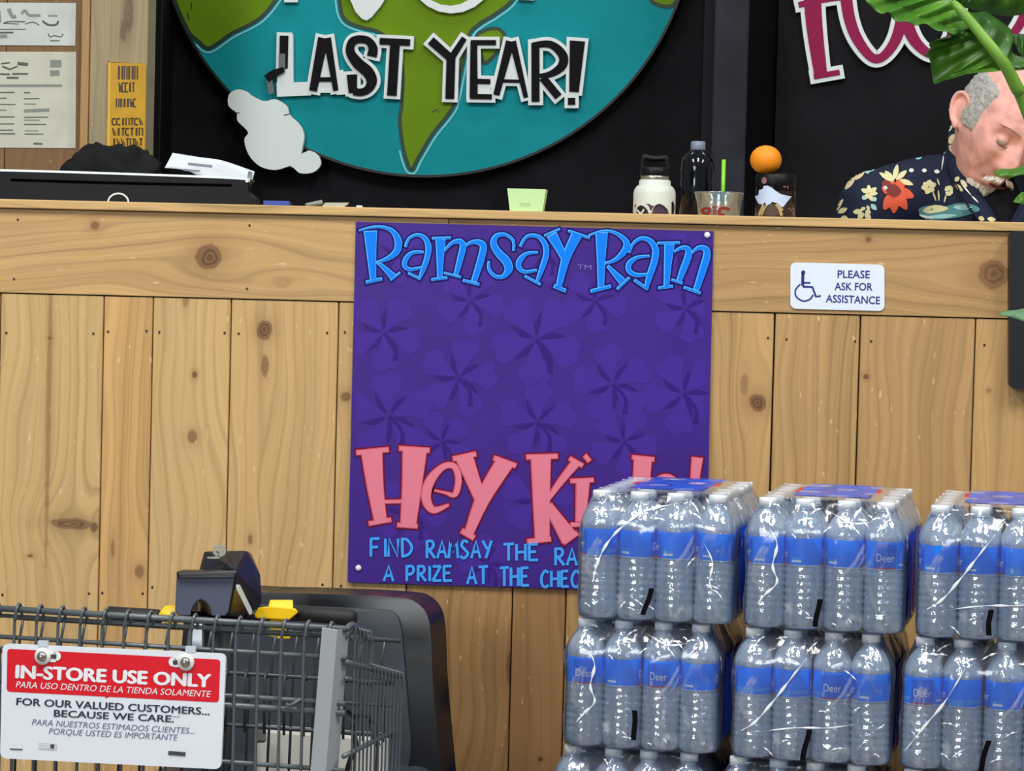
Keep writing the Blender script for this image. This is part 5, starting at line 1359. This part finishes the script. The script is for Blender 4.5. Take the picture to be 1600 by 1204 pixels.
m = MB(); m.box((pc_[0] - .03, .05, .19), (pc_[0] + .03, .11, zBot)); m.v = [SO + SM @ v for v in m.v]; link('basket_post', m, mat('tiller_post', (0, 0, 0)), cart, bevel=.005)
m = MB(); m.box((pc_[0] - .02, .06, zBot - .03), (pc_[0] + .02, dB, zBot)); m.v = [SO + SM @ v for v in m.v]; link('basket_arm', m, mat('tiller_post', (0, 0, 0)), cart, bevel=.005)
for (u, d) in ((sq[0] - .25, .12), (sq[0] + .21, .12), (sq[0] - .25, .82), (sq[0] + .21, .82)):
    m = MB(); m.smooth = True
    Mr = SM @ Matrix.Rotation(R(90), 4, 'Y')
    m.lathe([(.05, -.03), (.095, -.03), (.105, -.018), (.105, .018), (.095, .03), (.05, .03)], 28, lc(u, d, .105), Mr); link('wheel', m, mat('tyre_black', (30, 30, 32), 0.7), cart)
# ================================================================== the person behind the counter
def smooth01(t): t = max(0.0, min(1.0, t)); return t * t * (3 - 2 * t)
def ga(x, z, cx, cz, sx, sz): return math.exp(-((x - cx) / sx) ** 2 - ((z - cz) / sz) ** 2)
def head_pt(a, ph, grow=0.0):
    """local head: face looks to -Y, z up, ears on x"""
    cp = math.cos(ph); sp_ = math.sin(ph)
    x = .077 * math.copysign(abs(math.sin(a)) ** .92, math.sin(a)) * cp ** .9
    y = -.100 * math.cos(a) * cp ** .92
    z = .122 * sp_
    t = smooth01((-.02 - z) / .10)
    x *= 1 - .30 * t
    if y > 0: y *= 1 - .5 * t; y *= 1.04
    else: y *= 1 - .10 * t
    if z > .06: y += .012 * smooth01((z - .06) / .06)
    front = smooth01((-y - .02) / .05)
    ax = abs(x)
    d = 0.0
    d += .0055 * ga(ax, z, .030, .027, .024, .010)           # brow
    d -= .0120 * ga(ax, z, .032, .006, .017, .011)           # socket
    nz = smooth01((.012 - z) / .046) if z > -.047 else math.exp(-((z + .047) / .006) ** 2)
    d += (.006 + .020 * nz) * math.exp(-(x / (.0085 + .006 * nz)) ** 2) * (1 if z < .02 else math.exp(-((z - .02) / .01) ** 2)) * (1 if z > -.056 else 0)
    d += .0085 * ga(ax, z, .0145, -.043, .008, .008)         # nostril wings
    d += .0050 * ga(ax, z, .046, -.022, .018, .014)          # cheek
    d -= .0050 * ga(ax, z, .030 + max(0, -.05 - z) * .2, -.062, .007, .022)  # fold beside the mouth
    d += .0050 * ga(x, z, 0, -.0685, .020, .0042)            # lips
    d -= .0080 * ga(x, z, 0, -.0755, .020, .0028)
    d += .0062 * ga(x, z, 0, -.0825, .017, .0045)
    d -= .0035 * ga(x, z, 0, -.0915, .018, .0045)
    d += .0090 * ga(x, z, 0, -.106, .018, .013)              # chin
    d -= .0020 * ga(ax, z, .060, .034, .012, .012)           # temple
    d += .0012 * math.sin(z * 520) * ga(x, z, 0, .058, .045, .016)   # forehead lines
    y -= d * front
    n = Vector((x / .077, y / .1, z / .122)).normalized()
    z -= .25 * max(0.0, -.05 - z)
    return Vector((x, y, z)) + n * grow
HS = 1.08
HC = at(1565, 194, 0.55)
HM = Matrix.Translation(HC) @ Matrix.Rotation(R(17), 4, 'Z') @ Matrix.Rotation(R(31), 4, 'X') @ Matrix.Rotation(R(15), 4, 'Y') @ Matrix.Scale(HS, 4)
def tube_v(m, pts, rad, n=16):
    m.tube(pts, rad, n, True); 
    for p, r in ((pts[0], rad[0]), (pts[-1], rad[-1])): m.ball(p, r, n, 10)
body = MB()
nu, nv = 144, 110
vs = []; fs = []
for j in range(nv + 1):
    ph = -math.pi / 2 + math.pi * j / nv
    for i in range(nu): vs.append(HM @ head_pt(2 * math.pi * i / nu, ph))
for j in range(nv):
    for i in range(nu): fs.append((j * nu + i, j * nu + (i + 1) % nu, (j + 1) * nu + (i + 1) % nu, (j + 1) * nu + i))
body.add(vs, fs)
hm = lambda *p: HM @ Vector(p)
for s in (-1, 1):                                            # ears
    E = HM @ Matrix.Translation((s * .0765, .012, -.004)) @ Matrix.Rotation(s * R(-24), 4, 'Z') @ Matrix.Rotation(R(-8), 4, 'X')
    e = lambda y, z, x=0.0: E @ Vector((s * x, y, z))
    rim = [e(-.010, -.004, .004), e(-.013, .012, .006), (e(-.006, .029, .009)), e(.008, .034, .011), e(.019, .026, .013), e(.022, .008, .013), e(.016, -.012, .011), e(.006, -.024, .008)]
    body.tube(rim, [.0032, .0036, .0042, .0046, .0046, .0042, .0042, .0045], 10, True)
    body.ball(e(.002, -.026, .006), (.0062, .0085, .0095), 14, 10, None)
    M2 = E @ Matrix.Diagonal((.0045, .017, .030, 1)); body.ball((0, 0, 0), 1, 18, 12, E @ Matrix.Translation((s * .004, .006, .004)) @ Matrix.Diagonal((.0045, .016, .029, 1)))
    body.ball((0, 0, 0), 1, 12, 8, E @ Matrix.Translation((s * .006, -.010, -.006)) @ Matrix.Diagonal((.004, .004, .006, 1)))
for s in (-1, 1): body.ball(hm(s * .031, -.0815, .004), .0128 * HS, 18, 12)      # lowered eyelids
NB = at(1530, 262, .70)                                       # base of the neck
tube_v(body, [hm(0, .018, -.035), (hm(0, .03, -.075) + NB) / 2, NB + Vector((0, 0, -.04))], [.060, .062, .072], 24)
chest = at(1530, 380, .72); belly = at(1535, 620, .86); hip = Vector((belly.x, .93, belly.z - .26))
tube_v(body, [NB + Vector((0, .01, -.05)), chest, belly, hip], [.10, .145, .150, .145], 28)
shR, shL = at(1366, 322, .66), at(1722, 332, .64)
elR, elL = at(1330, 520, .70), at(1765, 520, .66)
ZD = CT - .32                                                 # desk behind the counter where the hands rest
wrR, wrL = Vector((at(1470, 500, .58).x, .60, ZD + .035)), Vector((at(1640, 500, .58).x, .60, ZD + .035))
for sh, el, wr, s in ((shR, elR, wrR, 1), (shL, elL, wrL, -1)):
    tube_v(body, [NB + Vector((0, .02, -.06)), sh], [.075, .062], 18)
    tube_v(body, [sh, el], [.058, .046], 18); tube_v(body, [el, wr], [.043, .028], 18)
    palm = wr + Vector((s * .035, -.03, -.008)); dirp = (palm - wr).normalized(); sd = Vector((-dirp.y, dirp.x, 0))
    tube_v(body, [wr, palm + dirp * .03], [.027, .030], 14)
    for k, (o_, ln) in enumerate(((-.030, .062), (-.010, .074), (.010, .070), (.029, .054))):
        p_ = palm + dirp * .045 + sd * o_
        tube_v(body, [p_, p_ + dirp * ln * .5 + Vector((0, 0, .006)), p_ + dirp * ln + Vector((0, 0, -.012))], [.0095, .009, .0075], 10)
    p_ = palm + sd * (-.03 if s > 0 else .03) * 1.0
    tube_v(body, [p_ - dirp * .01, p_ + dirp * .02 + sd * (-.025 if s > 0 else .025), p_ + dirp * .05 + sd * (-.03 if s > 0 else .03)], [.012, .0105, .0085], 10)
for s in (-1, 1):
    tube_v(body, [hip + Vector((s * .085, .0, -.04)), Vector((hip.x + s * .10, .90, .52)), Vector((hip.x + s * .11, .95, .10))], [.092, .062, .045], 18)
    tube_v(body, [Vector((hip.x + s * .11, .96, .055)), Vector((hip.x + s * .125, .78, .04))], [.05, .036], 14)
def remeshed(mb_, voxel, smooth_it=2, fac=.5):
    me = bpy.data.meshes.new('t'); me.from_pydata([tuple(v) for v in mb_.v], [], mb_.f)
    bm = bmesh.new(); bm.from_mesh(me); bmesh.ops.recalc_face_normals(bm, faces=bm.faces); bm.to_mesh(me); bm.free()
    o = bpy.data.objects.new('t', me); C.objects.link(o)
    r = o.modifiers.new('r', 'REMESH'); r.mode = 'VOXEL'; r.voxel_size = voxel
    if smooth_it: s_ = o.modifiers.new('s', 'SMOOTH'); s_.iterations = smooth_it; s_.factor = fac
    dg = bpy.context.evaluated_depsgraph_get()
    m2 = bpy.data.meshes.new_from_object(o.evaluated_get(dg))
    out = MB(); out.smooth = True; out.add([v.co.copy() for v in m2.vertices], [list(p.vertices) for p in m2.polygons]); out.smooth = False
    bpy.data.objects.remove(o); bpy.data.meshes.remove(me); bpy.data.meshes.remove(m2)
    return out
skin = mat('skin', (222, 166, 156), 0.5, spec=0.35, var=0.10, vscale=34, bump=.12, sss=.08)
person = thing('person', 'man in a navy floral shirt leaning down behind the counter', 'person', (hip.x, .93, 0))
bodyo = link('body', remeshed(body, .0034, 1, .4), skin, person)
# hair kept short at the sides, white goatee, moustache and brows
hairm = mat('grey_hair', (158, 157, 152), 0.75, var=.15, vscale=260, bump=.35)
beardm = mat('white_beard', (196, 190, 178), 0.7, var=.2, vscale=220, bump=.6)
def patch(test, grow, mt, name, seed, nu=200, nv=150):
    from mathutils import noise
    V = {}; out = MB(); out.smooth = True; vs = []; fs = []
    def vert(i, j):
        k = (i % nu, j)
        if k not in V:
            a = 2 * math.pi * i / nu; ph = -math.pi / 2 + math.pi * j / nv
            p = head_pt(a, ph)
            w_ = test(p, a)
            g = grow * smooth01(w_ * 2.5) * (0.8 + .5 * noise.noise(p * 140 + Vector((seed, 0, 0)))) - .0012 * (1 - smooth01(w_ * 4))
            V[k] = len(vs); vs.append(HM @ head_pt(a, ph, g))
        return V[k]
    for j in range(1, nv - 1):
        for i in range(nu):
            p = head_pt(2 * math.pi * (i + .5) / nu, -math.pi / 2 + math.pi * (j + .5) / nv)
            if test(p, 0) > -.12: fs.append((vert(i, j), vert(i + 1, j), vert(i + 1, j + 1), vert(i, j + 1)))
    out.add(vs, fs); return link(name, out, mt, person)
from mathutils import noise as mnoise
def t_hair(p, a):
    n_ = mnoise.noise(p * 60) * .25
    side_ = (abs(p.x) - .058) / .010 if p.y < .02 else 1.0
    return min(1, min(side_, (.078 - p.z) / .02, (p.z + .020 + (.03 if p.y > .03 else 0)) / .02, (p.y + .042) / .015) + n_)
patch(t_hair, .0060, hairm, 'hair', 1)
def t_beard(p, a):
    if p.y > -.035: return -1
    n_ = mnoise.noise(p * 120) * .35
    return min(1, min((.034 - abs(p.x)) / .010, (-.100 - p.z) / .008, (p.z + .150) / .01) + n_)
patch(t_beard, .0095, beardm, 'goatee', 5)
m = MB(); m.smooth = True
rn = random.Random(11)
for s in (-1, 1):
    for k in range(80):
        t = rn.random(); x = s * (.002 + .026 * t); z = -.0640 - .011 * t ** 1.6 + rn.uniform(-.0015, .0015)
        yy = -.105 + .018 * t - rn.uniform(0, .003)
        m.tube([hm(x, yy, z + .003), hm(x + s * .004, yy - .002, z - .002), hm(x + s * .008, yy + .001, z - .008)], [.0013, .0013, .0004], 5)
link('moustache', m, beardm, person)
m = MB(); m.smooth = True
for s in (-1, 1):
    for k in range(40):
        t = k / 40; x = s * (.012 + .036 * t); z = .0245 + .006 * math.sin(t * 2.6) ; yy = -.1035 + .020 * t * t
        m.tube([hm(x, yy + .002, z), hm(x + s * .004, yy - .0012, z + .002), hm(x + s * .008, yy + .001, z + .002)], [.0009, .0010, .0003], 5)
link('eyebrow', m, mat('pale_brow', (176, 140, 124), 0.7), person)
for s in (-1, 1):
    m = MB(); m.ball(hm(s * .031, -.0822, .0012), .0122 * HS, 18, 12); link('eye', m, mat('eye_white', (168, 146, 136), 0.3), person, smooth=True)
    m = MB(); m.smooth = True; m.tube([hm(s * .018, -.0905, -.0035), hm(s * .025, -.0945, -.0055), hm(s * .032, -.0955, -.006), hm(s * .040, -.092, -.0045), hm(s * .045, -.087, -.001)], [.0005, .0010, .0012, .0010, .0005], 6, True); link('eyelash', m, mat('lash_brown', (92, 60, 52), 0.7), person)
m = MB(); m.smooth = True
P = [(hm(.019 * math.cos(t), -.0972 + .006 * abs(math.cos(t)), -.0822 + .0034 * math.sin(t))) for t in [2 * math.pi * i / 16 for i in range(16)]]
m.add(P + [hm(0, -.0965, -.0822)], [(i, (i + 1) % 16, 16) for i in range(16)]); link('mouth', m, mat('mouth_dark', (84, 40, 40), 0.6), person)

# navy shirt
sh_ = MB()
tube_v(sh_, [NB + Vector((0, .035, -.035)), chest + Vector((0, 0, .01)), belly, hip + Vector((0, 0, .02))], [.098, .165, .170, .165], 28)
for s, el in ((shR, elR), (shL, elL)):
    tube_v(sh_, [NB + Vector((0, .03, -.045)), (NB + s) / 2 + Vector((0, 0, -.012)), s], [.078, .076, .074], 20)
    tube_v(sh_, [s, s + (el - s) * .85], [.075, .082], 20)
shm = remeshed(sh_, .007, 4, .6)
for v in shm.v:                                              # soft folds
    v += Vector((0, -1, .3)) * (.004 * mnoise.noise(Vector((v.x * 9 + v.z * 6, v.y * 5, v.z * 4))) + .0025 * mnoise.noise(v * 24))
# collar
cu_ = [(1500, 172, .715), (1500, 205, .67), (1501, 238, .625), (1506, 262, .585), (1532, 300, .53), (1558, 342, .49), (1566, 372, .49)]
co_ = [(1494, 180, .735), (1483, 200, .70), (1480, 232, .65), (1484, 268, .59), (1506, 310, .53), (1530, 348, .49), (1540, 380, .49)]
U = catmull([tuple(at(*p)) for p in cu_], 6); O_ = catmull([tuple(at(*p)) for p in co_], 6)
colr = MB(); colr.smooth = True; vs = []; fs = []
for i, (u, o_) in enumerate(zip(U, O_)):
    for j in range(5):
        t = j / 4; p = Vector(u).lerp(Vector(o_), t) + Vector((0, -.010 * math.sin(math.pi * t), .004 * math.sin(math.pi * t)))
        vs.append(p)
    if i:
        for j in range(4): k = i * 5 + j; fs.append((k - 5, k - 4, k + 1, k))
colr.add(vs, fs)
mirx = HC.x
shm.add(vs, fs); shm.add([Vector((p.x + .0, p.y + .004, p.z)) for p in vs], [f[::-1] for f in fs])
ml = [Vector((2 * (mirx + .004) - p.x, p.y, p.z - .004)) for p in vs]; shm.add(ml, [f[::-1] for f in fs])
bvh = BVHTree.FromPolygons([tuple(v) for v in shm.v], shm.f)
def P6(x, y): return (1280 + x * .2243, 90 + y * .2243)
def on_shirt(px, py, lift):
    c, d = ray(px, py); h = bvh.ray_cast(c, d.normalized())
    if h[0] is None or h[0].y > 1.0: return None
    return h[0] - d.normalized() * lift
def subdiv_poly(pts, n):
    tris = tessellate_polygon([[Vector((p[0], p[1], 0)) for p in pts]])
    out = []
    for t in tris:
        a, b_, c_ = (Vector((pts[i][0], pts[i][1])) for i in t)
        L_ = max((a - b_).length, (b_ - c_).length, (c_ - a).length)
        k = max(1, min(16, int(L_ / n) + 1))
        g = lambda i, j: a + (b_ - a) * (i / k) + (c_ - a) * (j / k)
        for i in range(k):
            for j in range(k - i):
                out.append((g(i, j), g(i + 1, j), g(i, j + 1)))
                if i + j < k - 1: out.append((g(i + 1, j), g(i + 1, j + 1), g(i, j + 1)))
    return out
def print_on(pts, ci, lift=.0022, closed_smooth=True):
    pts = catmull([P6(*p) for p in pts], 3, True) if closed_smooth else [P6(*p) for p in pts]
    shm.cur = ci
    for tri in subdiv_poly(pts, 5):
        q = [on_shirt(p.x, p.y, lift) for p in tri]
        if None in q: continue
        if max((q[0] - q[1]).length, (q[1] - q[2]).length, (q[2] - q[0]).length) > .05: continue
        if (q[1] - q[0]).cross(q[2] - q[0]).dot(Vector((0, -1, 0))) < 0: q = q[::-1]
        shm.smooth = True; shm.add(q, [(0, 1, 2)]); shm.smooth = False
def leaf_(x0, y0, x1, y1, w_, ci, lift=.0022):
    dx, dy = x1 - x0, y1 - y0; l = math.hypot(dx, dy); nx, ny = -dy / l * w_ / 2, dx / l * w_ / 2
    print_on([(x0, y0), (x0 + dx * .35 + nx, y0 + dy * .35 + ny), (x0 + dx * .7 + nx * .9, y0 + dy * .7 + ny * .9), (x1, y1), (x0 + dx * .7 - nx * .9, y0 + dy * .7 - ny * .9), (x0 + dx * .35 - nx, y0 + dy * .35 - ny)], ci, lift)
# palette: 1 orange, 2 dark red, 3 cream, 4 aqua, 5 white, 6 teal, 7 tan, 8 black
for a in [(525,930,450,1060),(525,930,520,1085),(535,930,610,1060),(540,920,660,970),(530,910,600,850),(520,910,470,860),(510,930,436,900)]: leaf_(*a, 66, 1)
print_on([(470,900),(525,880),(570,925),(545,965),(480,955)], 2, .0028)
leaf_(500, 890, 436, 868, 60, 2, .0027); print_on([(447,900),(465,892),(475,912),(455,918)], 5, .0034)
for a in [(520,862,418,800),(520,855,458,788),(522,850,545,742),(535,850,610,785),(560,850,655,885)]: leaf_(*a, 34, 3, .003)
for a in [(345,940,292,915),(345,940,345,885),(350,940,400,905),(345,945,408,945),(345,945,318,985),(345,945,372,1000)]: leaf_(*a, 30, 3)
for a in [(325,965,300,985),(370,985,402,985),(360,1020,400,1060)]: leaf_(*a, 32, 4)
for a in [(300,1070,235,1075),(310,1065,300,1040),(320,1070,360,1080),(310,1080,270,1120),(315,1085,360,1120),(330,1050,352,1040)]: leaf_(*a, 36, 3)
print_on([(690,1060),(760,1030),(880,1035),(980,1010),(1090,1030),(1115,1065),(1020,1100),(870,1125),(740,1125)], 6)
print_on([(720,1062),(800,1025),(900,1045),(860,1070),(760,1085)], 3, .0028); print_on([(930,1040),(1010,1022),(1070,1045),(1000,1062)], 4, .0028); print_on([(740,1110),(860,1090),(960,1095),(860,1120)], 4, .0028)
print_on([(800,1120),(720,1112),(700,1090)], 5, .003)
for a in [(760,900,710,905),(760,900,725,870),(760,895,775,850),(765,895,815,880),(765,905,745,950),(765,905,800,930),(905,925,880,900),(905,920,925,895),(905,930,930,945),(905,935,890,960)]: leaf_(*a, 40, 3)
for a in [(790,930,815,1000),(822,840,838,890),(830,920,835,1000),(885,950,870,1010)]: leaf_(*a, 11, 3, .003)
for a in [(330,800,450,712),(600,612,690,668),(690,665,785,600),(660,690,718,690)]: leaf_(*a, 36, 4)
leaf_(610, 630, 622, 690, 46, 4); leaf_(325, 770, 340, 808, 30, 4)
print_on([(590,562),(640,560),(650,600),(595,600)], 6)
for a in [(438,725,468,705),(625,785,660,783),(715,785,750,785),(800,790,840,795),(660,570,685,600),(858,660,885,650)]: leaf_(*a, 26, 5)
leaf_(870, 660, 852, 785, 8, 5)
for a in [(180,918,250,830),(240,850,318,790),(78,1100,168,985),(130,1080,195,1048),(150,1115,200,1118),(700,560,790,530),(790,535,885,505)]: leaf_(*a, 34, 7 if a[0] in (180, 240) else 3)
for a in [(850,580,805,575),(855,580,890,560),(850,590,865,632),(850,590,880,600)]: leaf_(*a, 34, 3)
for a in [(915,465,955,365),(890,520,930,470)]: leaf_(*a, 22, 3, .003)
for a in [(905,600,950,530),(905,610,958,660),(870,530,895,515)]: leaf_(*a, 46, 7, .003)
for a in [(945,860,975,830),(945,880,1000,930),(985,850,1030,900),(1110,1110,1150,1130),(1170,1120,1230,1130)]: leaf_(*a, 30, 3, .003)
for a in [(985,870,1060,960),(1060,960,1110,1010)]: leaf_(*a, 10, 5, .003)
leaf_(780, 500, 790, 480, 24, 5)
scol = [mat('shirt_navy', (26, 33, 55), 0.7, spec=.2, bump=.2, vscale=300), mat('shirt_orange', (206, 84, 54), 0.7), mat('shirt_dark_red', (112, 36, 28), 0.7), mat('shirt_cream', (204, 198, 150), 0.7), mat('shirt_aqua', (150, 196, 196), 0.7), mat('shirt_white', (212, 218, 210), 0.7), mat('shirt_teal', (74, 130, 132), 0.7), mat('shirt_tan', (204, 184, 140), 0.7)]
link('shirt', shm, scol, person)
us = MB(); us.smooth = True
tube_v(us, [at(1545, 285, .63), at(1560, 345, .585), at(1566, 420, .60)], [.050, .058, .06], 24)
link('undershirt', us, mat('black_undershirt', (14, 15, 20), 0.8, spec=.2), person)
tr = MB()
for s in (-1, 1): tube_v(tr, [hip + Vector((s * .085, 0, -.02)), Vector((hip.x + s * .10, .90, .52)), Vector((hip.x + s * .11, .95, .12))], [.11, .078, .062], 18)
trm = remeshed(tr, .012, 2); link('trousers', trm, mat('dark_trousers', (34, 36, 44), 0.8), person)
for s in (-1, 1):
    m = MB(); m.smooth = True; tube_v(m, [Vector((hip.x + s * .11, .98, .05)), Vector((hip.x + s * .125, .74, .045))], [.056, .044], 14); m.v = [Vector((p.x, p.y, max(.004, p.z))) for p in m.v]; link('shoe', m, mat('black_shoe', (24, 24, 26), 0.5), person)
# work desk behind the counter, below its top
desk = MB(); desk.box((at(1300, 400, .6).x, .505, ZD - .03), (at(2000, 400, .6).x, .80, ZD - .004)); 
for xx in (at(1320, 400, .6).x, at(1980, 400, .6).x): desk.box((xx - .02, .72, 0), (xx + .02, .78, ZD - .03)); desk.box((xx - .02, .51, 0), (xx + .02, .56, ZD - .03))
o = link('desk', desk, mat('desk_laminate', (96, 88, 78), 0.5)); tag(o, 'low desk behind the counter under the man in the floral shirt', 'desk')
# ================================================================== broad-leaved plant in front, at the right
YP = -1.25
plant = thing('potted_plant', 'broad-leaved green plant reaching into the top right corner', 'plant', (at(1840, 900, YP).x, YP, 0))
def leaf_mat(name, col, col2):
    m = bpy.data.materials.new(name); m.use_nodes = True; nt = m.node_tree; b = nt.nodes['Principled BSDF']; L = nt.links.new
    tc = nt.nodes.new('ShaderNodeTexCoord'); n = nt.nodes.new('ShaderNodeTexNoise'); n.inputs['Scale'].default_value = 16; n.inputs['Detail'].default_value = 3
    L(tc.outputs['Object'], n.inputs['Vector'])
    mr = nt.nodes.new('ShaderNodeMapRange'); mr.inputs[1].default_value = .38; mr.inputs[2].default_value = .66; L(n.outputs['Fac'], mr.inputs[0])
    mx = nt.nodes.new('ShaderNodeMix'); mx.data_type = 'RGBA'; mx.inputs['A'].default_value = lin(col); mx.inputs['B'].default_value = lin(col2); L(mr.outputs[0], mx.inputs['Factor'])
    L(mx.outputs['Result'], b.inputs['Base Color']); b.inputs['Roughness'].default_value = .42
    tl = nt.nodes.new('ShaderNodeBsdfTranslucent'); L(mx.outputs['Result'], tl.inputs[0])
    ms = nt.nodes.new('ShaderNodeMixShader'); ms.inputs[0].default_value = .3; L(b.outputs[0], ms.inputs[1]); L(tl.outputs[0], ms.inputs[2]); L(ms.outputs[0], nt.nodes['Material Output'].inputs[0])
    return m
lf = leaf_mat('leaf_green', (62, 116, 24), (88, 142, 34)); lf2 = leaf_mat('leaf_dark_green', (40, 84, 26), (60, 108, 32)); edge = mat('leaf_edge_yellow', (150, 180, 50), 0.45)
stem_m = mat('stem_green', (104, 150, 50), 0.45, var=.08, vscale=30)
def V7(x, y): return (1340 + x * .16613, y * .16613)
def leaf3(A, B, Y, mt, pleat, amp, bow, name='leaf', M_=26, N_=22, rim=None):
    """a blade between two edges A (outer) and B (inner), pleated and bowed in depth"""
    Ac = catmull([V7(*p) for p in A], 10); Bc = catmull([V7(*p) for p in B], 10)
    def rs(P, n):
        L_ = [0]
        for a, b in zip(P, P[1:]): L_.append(L_[-1] + math.hypot(b[0] - a[0], b[1] - a[1]))
        out = []
        for i in range(n):
            d = L_[-1] * i / (n - 1); k = 0
            while k < len(L_) - 2 and L_[k + 1] < d: k += 1
            t = (d - L_[k]) / max(1e-6, L_[k + 1] - L_[k]); out.append((P[k][0] + (P[k + 1][0] - P[k][0]) * t, P[k][1] + (P[k + 1][1] - P[k][1]) * t))
        return out
    n = 60; Ac, Bc = rs(Ac, n), rs(Bc, n)
    vs = []; fs = []; m = MB()
    for i in range(n):
        for j in range(N_ + 1):
            t = j / N_; s = i / (n - 1)
            x = Ac[i][0] + (Bc[i][0] - Ac[i][0]) * t; y = Ac[i][1] + (Bc[i][1] - Ac[i][1]) * t
            d = bow * (1 - t) ** 2 + amp * math.sin(s * pleat * math.pi * 2) * (1 - t) ** .7 * (.3 + .7 * t if t < .3 else 1)
            vs.append(at(x, y, Y + d))
    for i in range(n - 1):
        for j in range(N_): k = i * (N_ + 1) + j; fs.append((k, k + 1, k + N_ + 2, k + N_ + 1))
    m.smooth = True; m.add(vs, fs)
    o = link(name, m, [mt], plant); s_ = o.modifiers.new('solid', 'SOLIDIFY'); s_.thickness = .0009; s_.offset = 0
    return o
# left lobe of the big leaf
leaf3([(60,-140),(70,-10),(120,50),(170,100),(230,130),(290,110),(330,170),(380,205),(440,200),(500,220),(550,240),(600,225),(650,225),(700,265),(760,290),(830,295),(900,330)], [(560,-120),(640,-110),(720,-90),(790,-60),(850,-20),(890,20),(915,50),(935,80),(960,110),(985,140),(1010,170),(1040,210),(1080,260)], YP, lf, 5, .010, -.05)
# middle fold reaching to the ruffled lower tip
leaf3([(830,295),(880,330),(980,365),(1000,380),(930,355),(860,362),(760,375),(690,395),(670,430),(690,455),(640,510),(660,535),(680,560),(700,690),(715,780),(740,785),(800,760),(900,735),(1000,700),(1160,680),(1350,665),(1500,660),(1640,650)],
      [(940,70),(980,110),(1010,140),(1040,180),(1070,220),(1100,250),(1130,290),(1160,330),(1190,370),(1220,420),(1260,480),(1300,540),(1340,590),(1390,620),(1450,640),(1540,645),(1640,640)], YP + .03, lf, 9, .007, -.03)
# right lobe, darker, behind the stalk
leaf3([(930,60),(1080,120),(1200,110),(1290,165),(1400,240),(1460,310),(1470,380),(1440,460),(1490,520),(1640,560)], [(1000,130),(1060,200),(1110,270),(1160,330),(1200,390),(1250,460),(1300,540),(1350,600),(1420,630),(1640,650)], YP + .015, lf2, 4, .008, .03)
# leaf crossing the top right corner
leaf3([(880,-160),(950,40),(1050,80),(1150,105),(1270,130),(1400,150),(1520,140),(1680,120)], [(1000,-200),(1100,-180),(1200,-160),(1300,-140),(1400,-120),(1500,-100),(1700,-80)], YP + .05, lf, 4, .008, .03)
leaf3([(1460,360),(1480,330),(1540,320),(1640,340)], [(1460,370),(1490,440),(1560,560),(1640,600)], YP + .06, lf2, 3, .006, .02)
m = MB(); m.smooth = True
m.tube([at(*V7(905, 20), YP - .02), at(*V7(960, 90), YP - .03), at(*V7(1100, 250), YP - .035), at(*V7(1230, 410), YP - .04), at(*V7(1380, 600), YP - .04), at(*V7(1500, 830), YP - .03), at(*V7(1600, 1040), YP - .02), at(1700, 420, YP), at(1800, 800, YP), Vector((at(1840, 900, YP).x, YP, .42))], [.0035, .0062, .0068, .0072, .0078, .0085, .009, .0105, .012, .014], 12, True)
link('stem', m, stem_m, plant)
m = MB(); m.smooth = True
for (x0, y0, x1, y1) in [(915,20,925,-60),(945,30,960,-70),(985,50,1010,-60),(1030,55,1060,-40)]: m.tube([at(*V7(x0, y0), YP - .015), at(*V7((x0 + x1) / 2 + 6, (y0 + y1) / 2), YP - .02), at(*V7(x1, y1), YP - .015)], [.0018, .0022, .0018], 8, True)
link('leaf_vein', m, lf2, plant)
# smaller leaves lower down
def small(A, B, Y, mt): 
    inv = lambda p: ((p[0] - 1340) / .16613, p[1] / .16613)
    leaf3([inv(p) for p in A], [inv(p) for p in B], Y, mt, 3, .003, .01, 'leaf', 20, 8)
small([(1553, 269), (1565, 264), (1580, 264), (1600, 259), (1640, 252)], [(1553, 270), (1562, 276), (1580, 277), (1600, 274), (1640, 290)], YP, lf)
small([(1584, 314), (1592, 304), (1602, 300), (1640, 300)], [(1584, 316), (1594, 318), (1604, 322), (1640, 330)], YP, lf)
pale = leaf_mat('leaf_pale_green', (108, 156, 112), (132, 176, 136))
small([(1560, 490), (1572, 486), (1590, 484), (1610, 480), (1660, 470)], [(1560, 491), (1575, 494), (1590, 499), (1610, 505), (1660, 520)], YP + .1, pale)
m = MB(); m.smooth = True
bx = Vector((at(1840, 900, YP).x, YP, .40))
for (px, py, y) in ((1640, 268, YP), (1640, 315, YP), (1660, 495, YP + .1)): p = at(px, py, y); m.tube([p, p.lerp(bx, .5) + Vector((.05, 0, .12)), bx], [.003, .005, .007], 8, True)
link('stem', m, stem_m, plant)
m = MB(); m.smooth = True; m.lathe([(.105, 0), (.12, .02), (.15, .34), (.158, .35), (.158, .385), (.145, .385), (.135, .34)], 36, (bx.x, YP, 0)); link('pot', m, mat('terracotta', (150, 84, 58), .7), plant)
m = MB(); m.lathe([(.137, .345), (.0001, .36)], 30, (bx.x, YP, 0)); link('soil', m, mat('soil', (44, 34, 26), .95), plant)
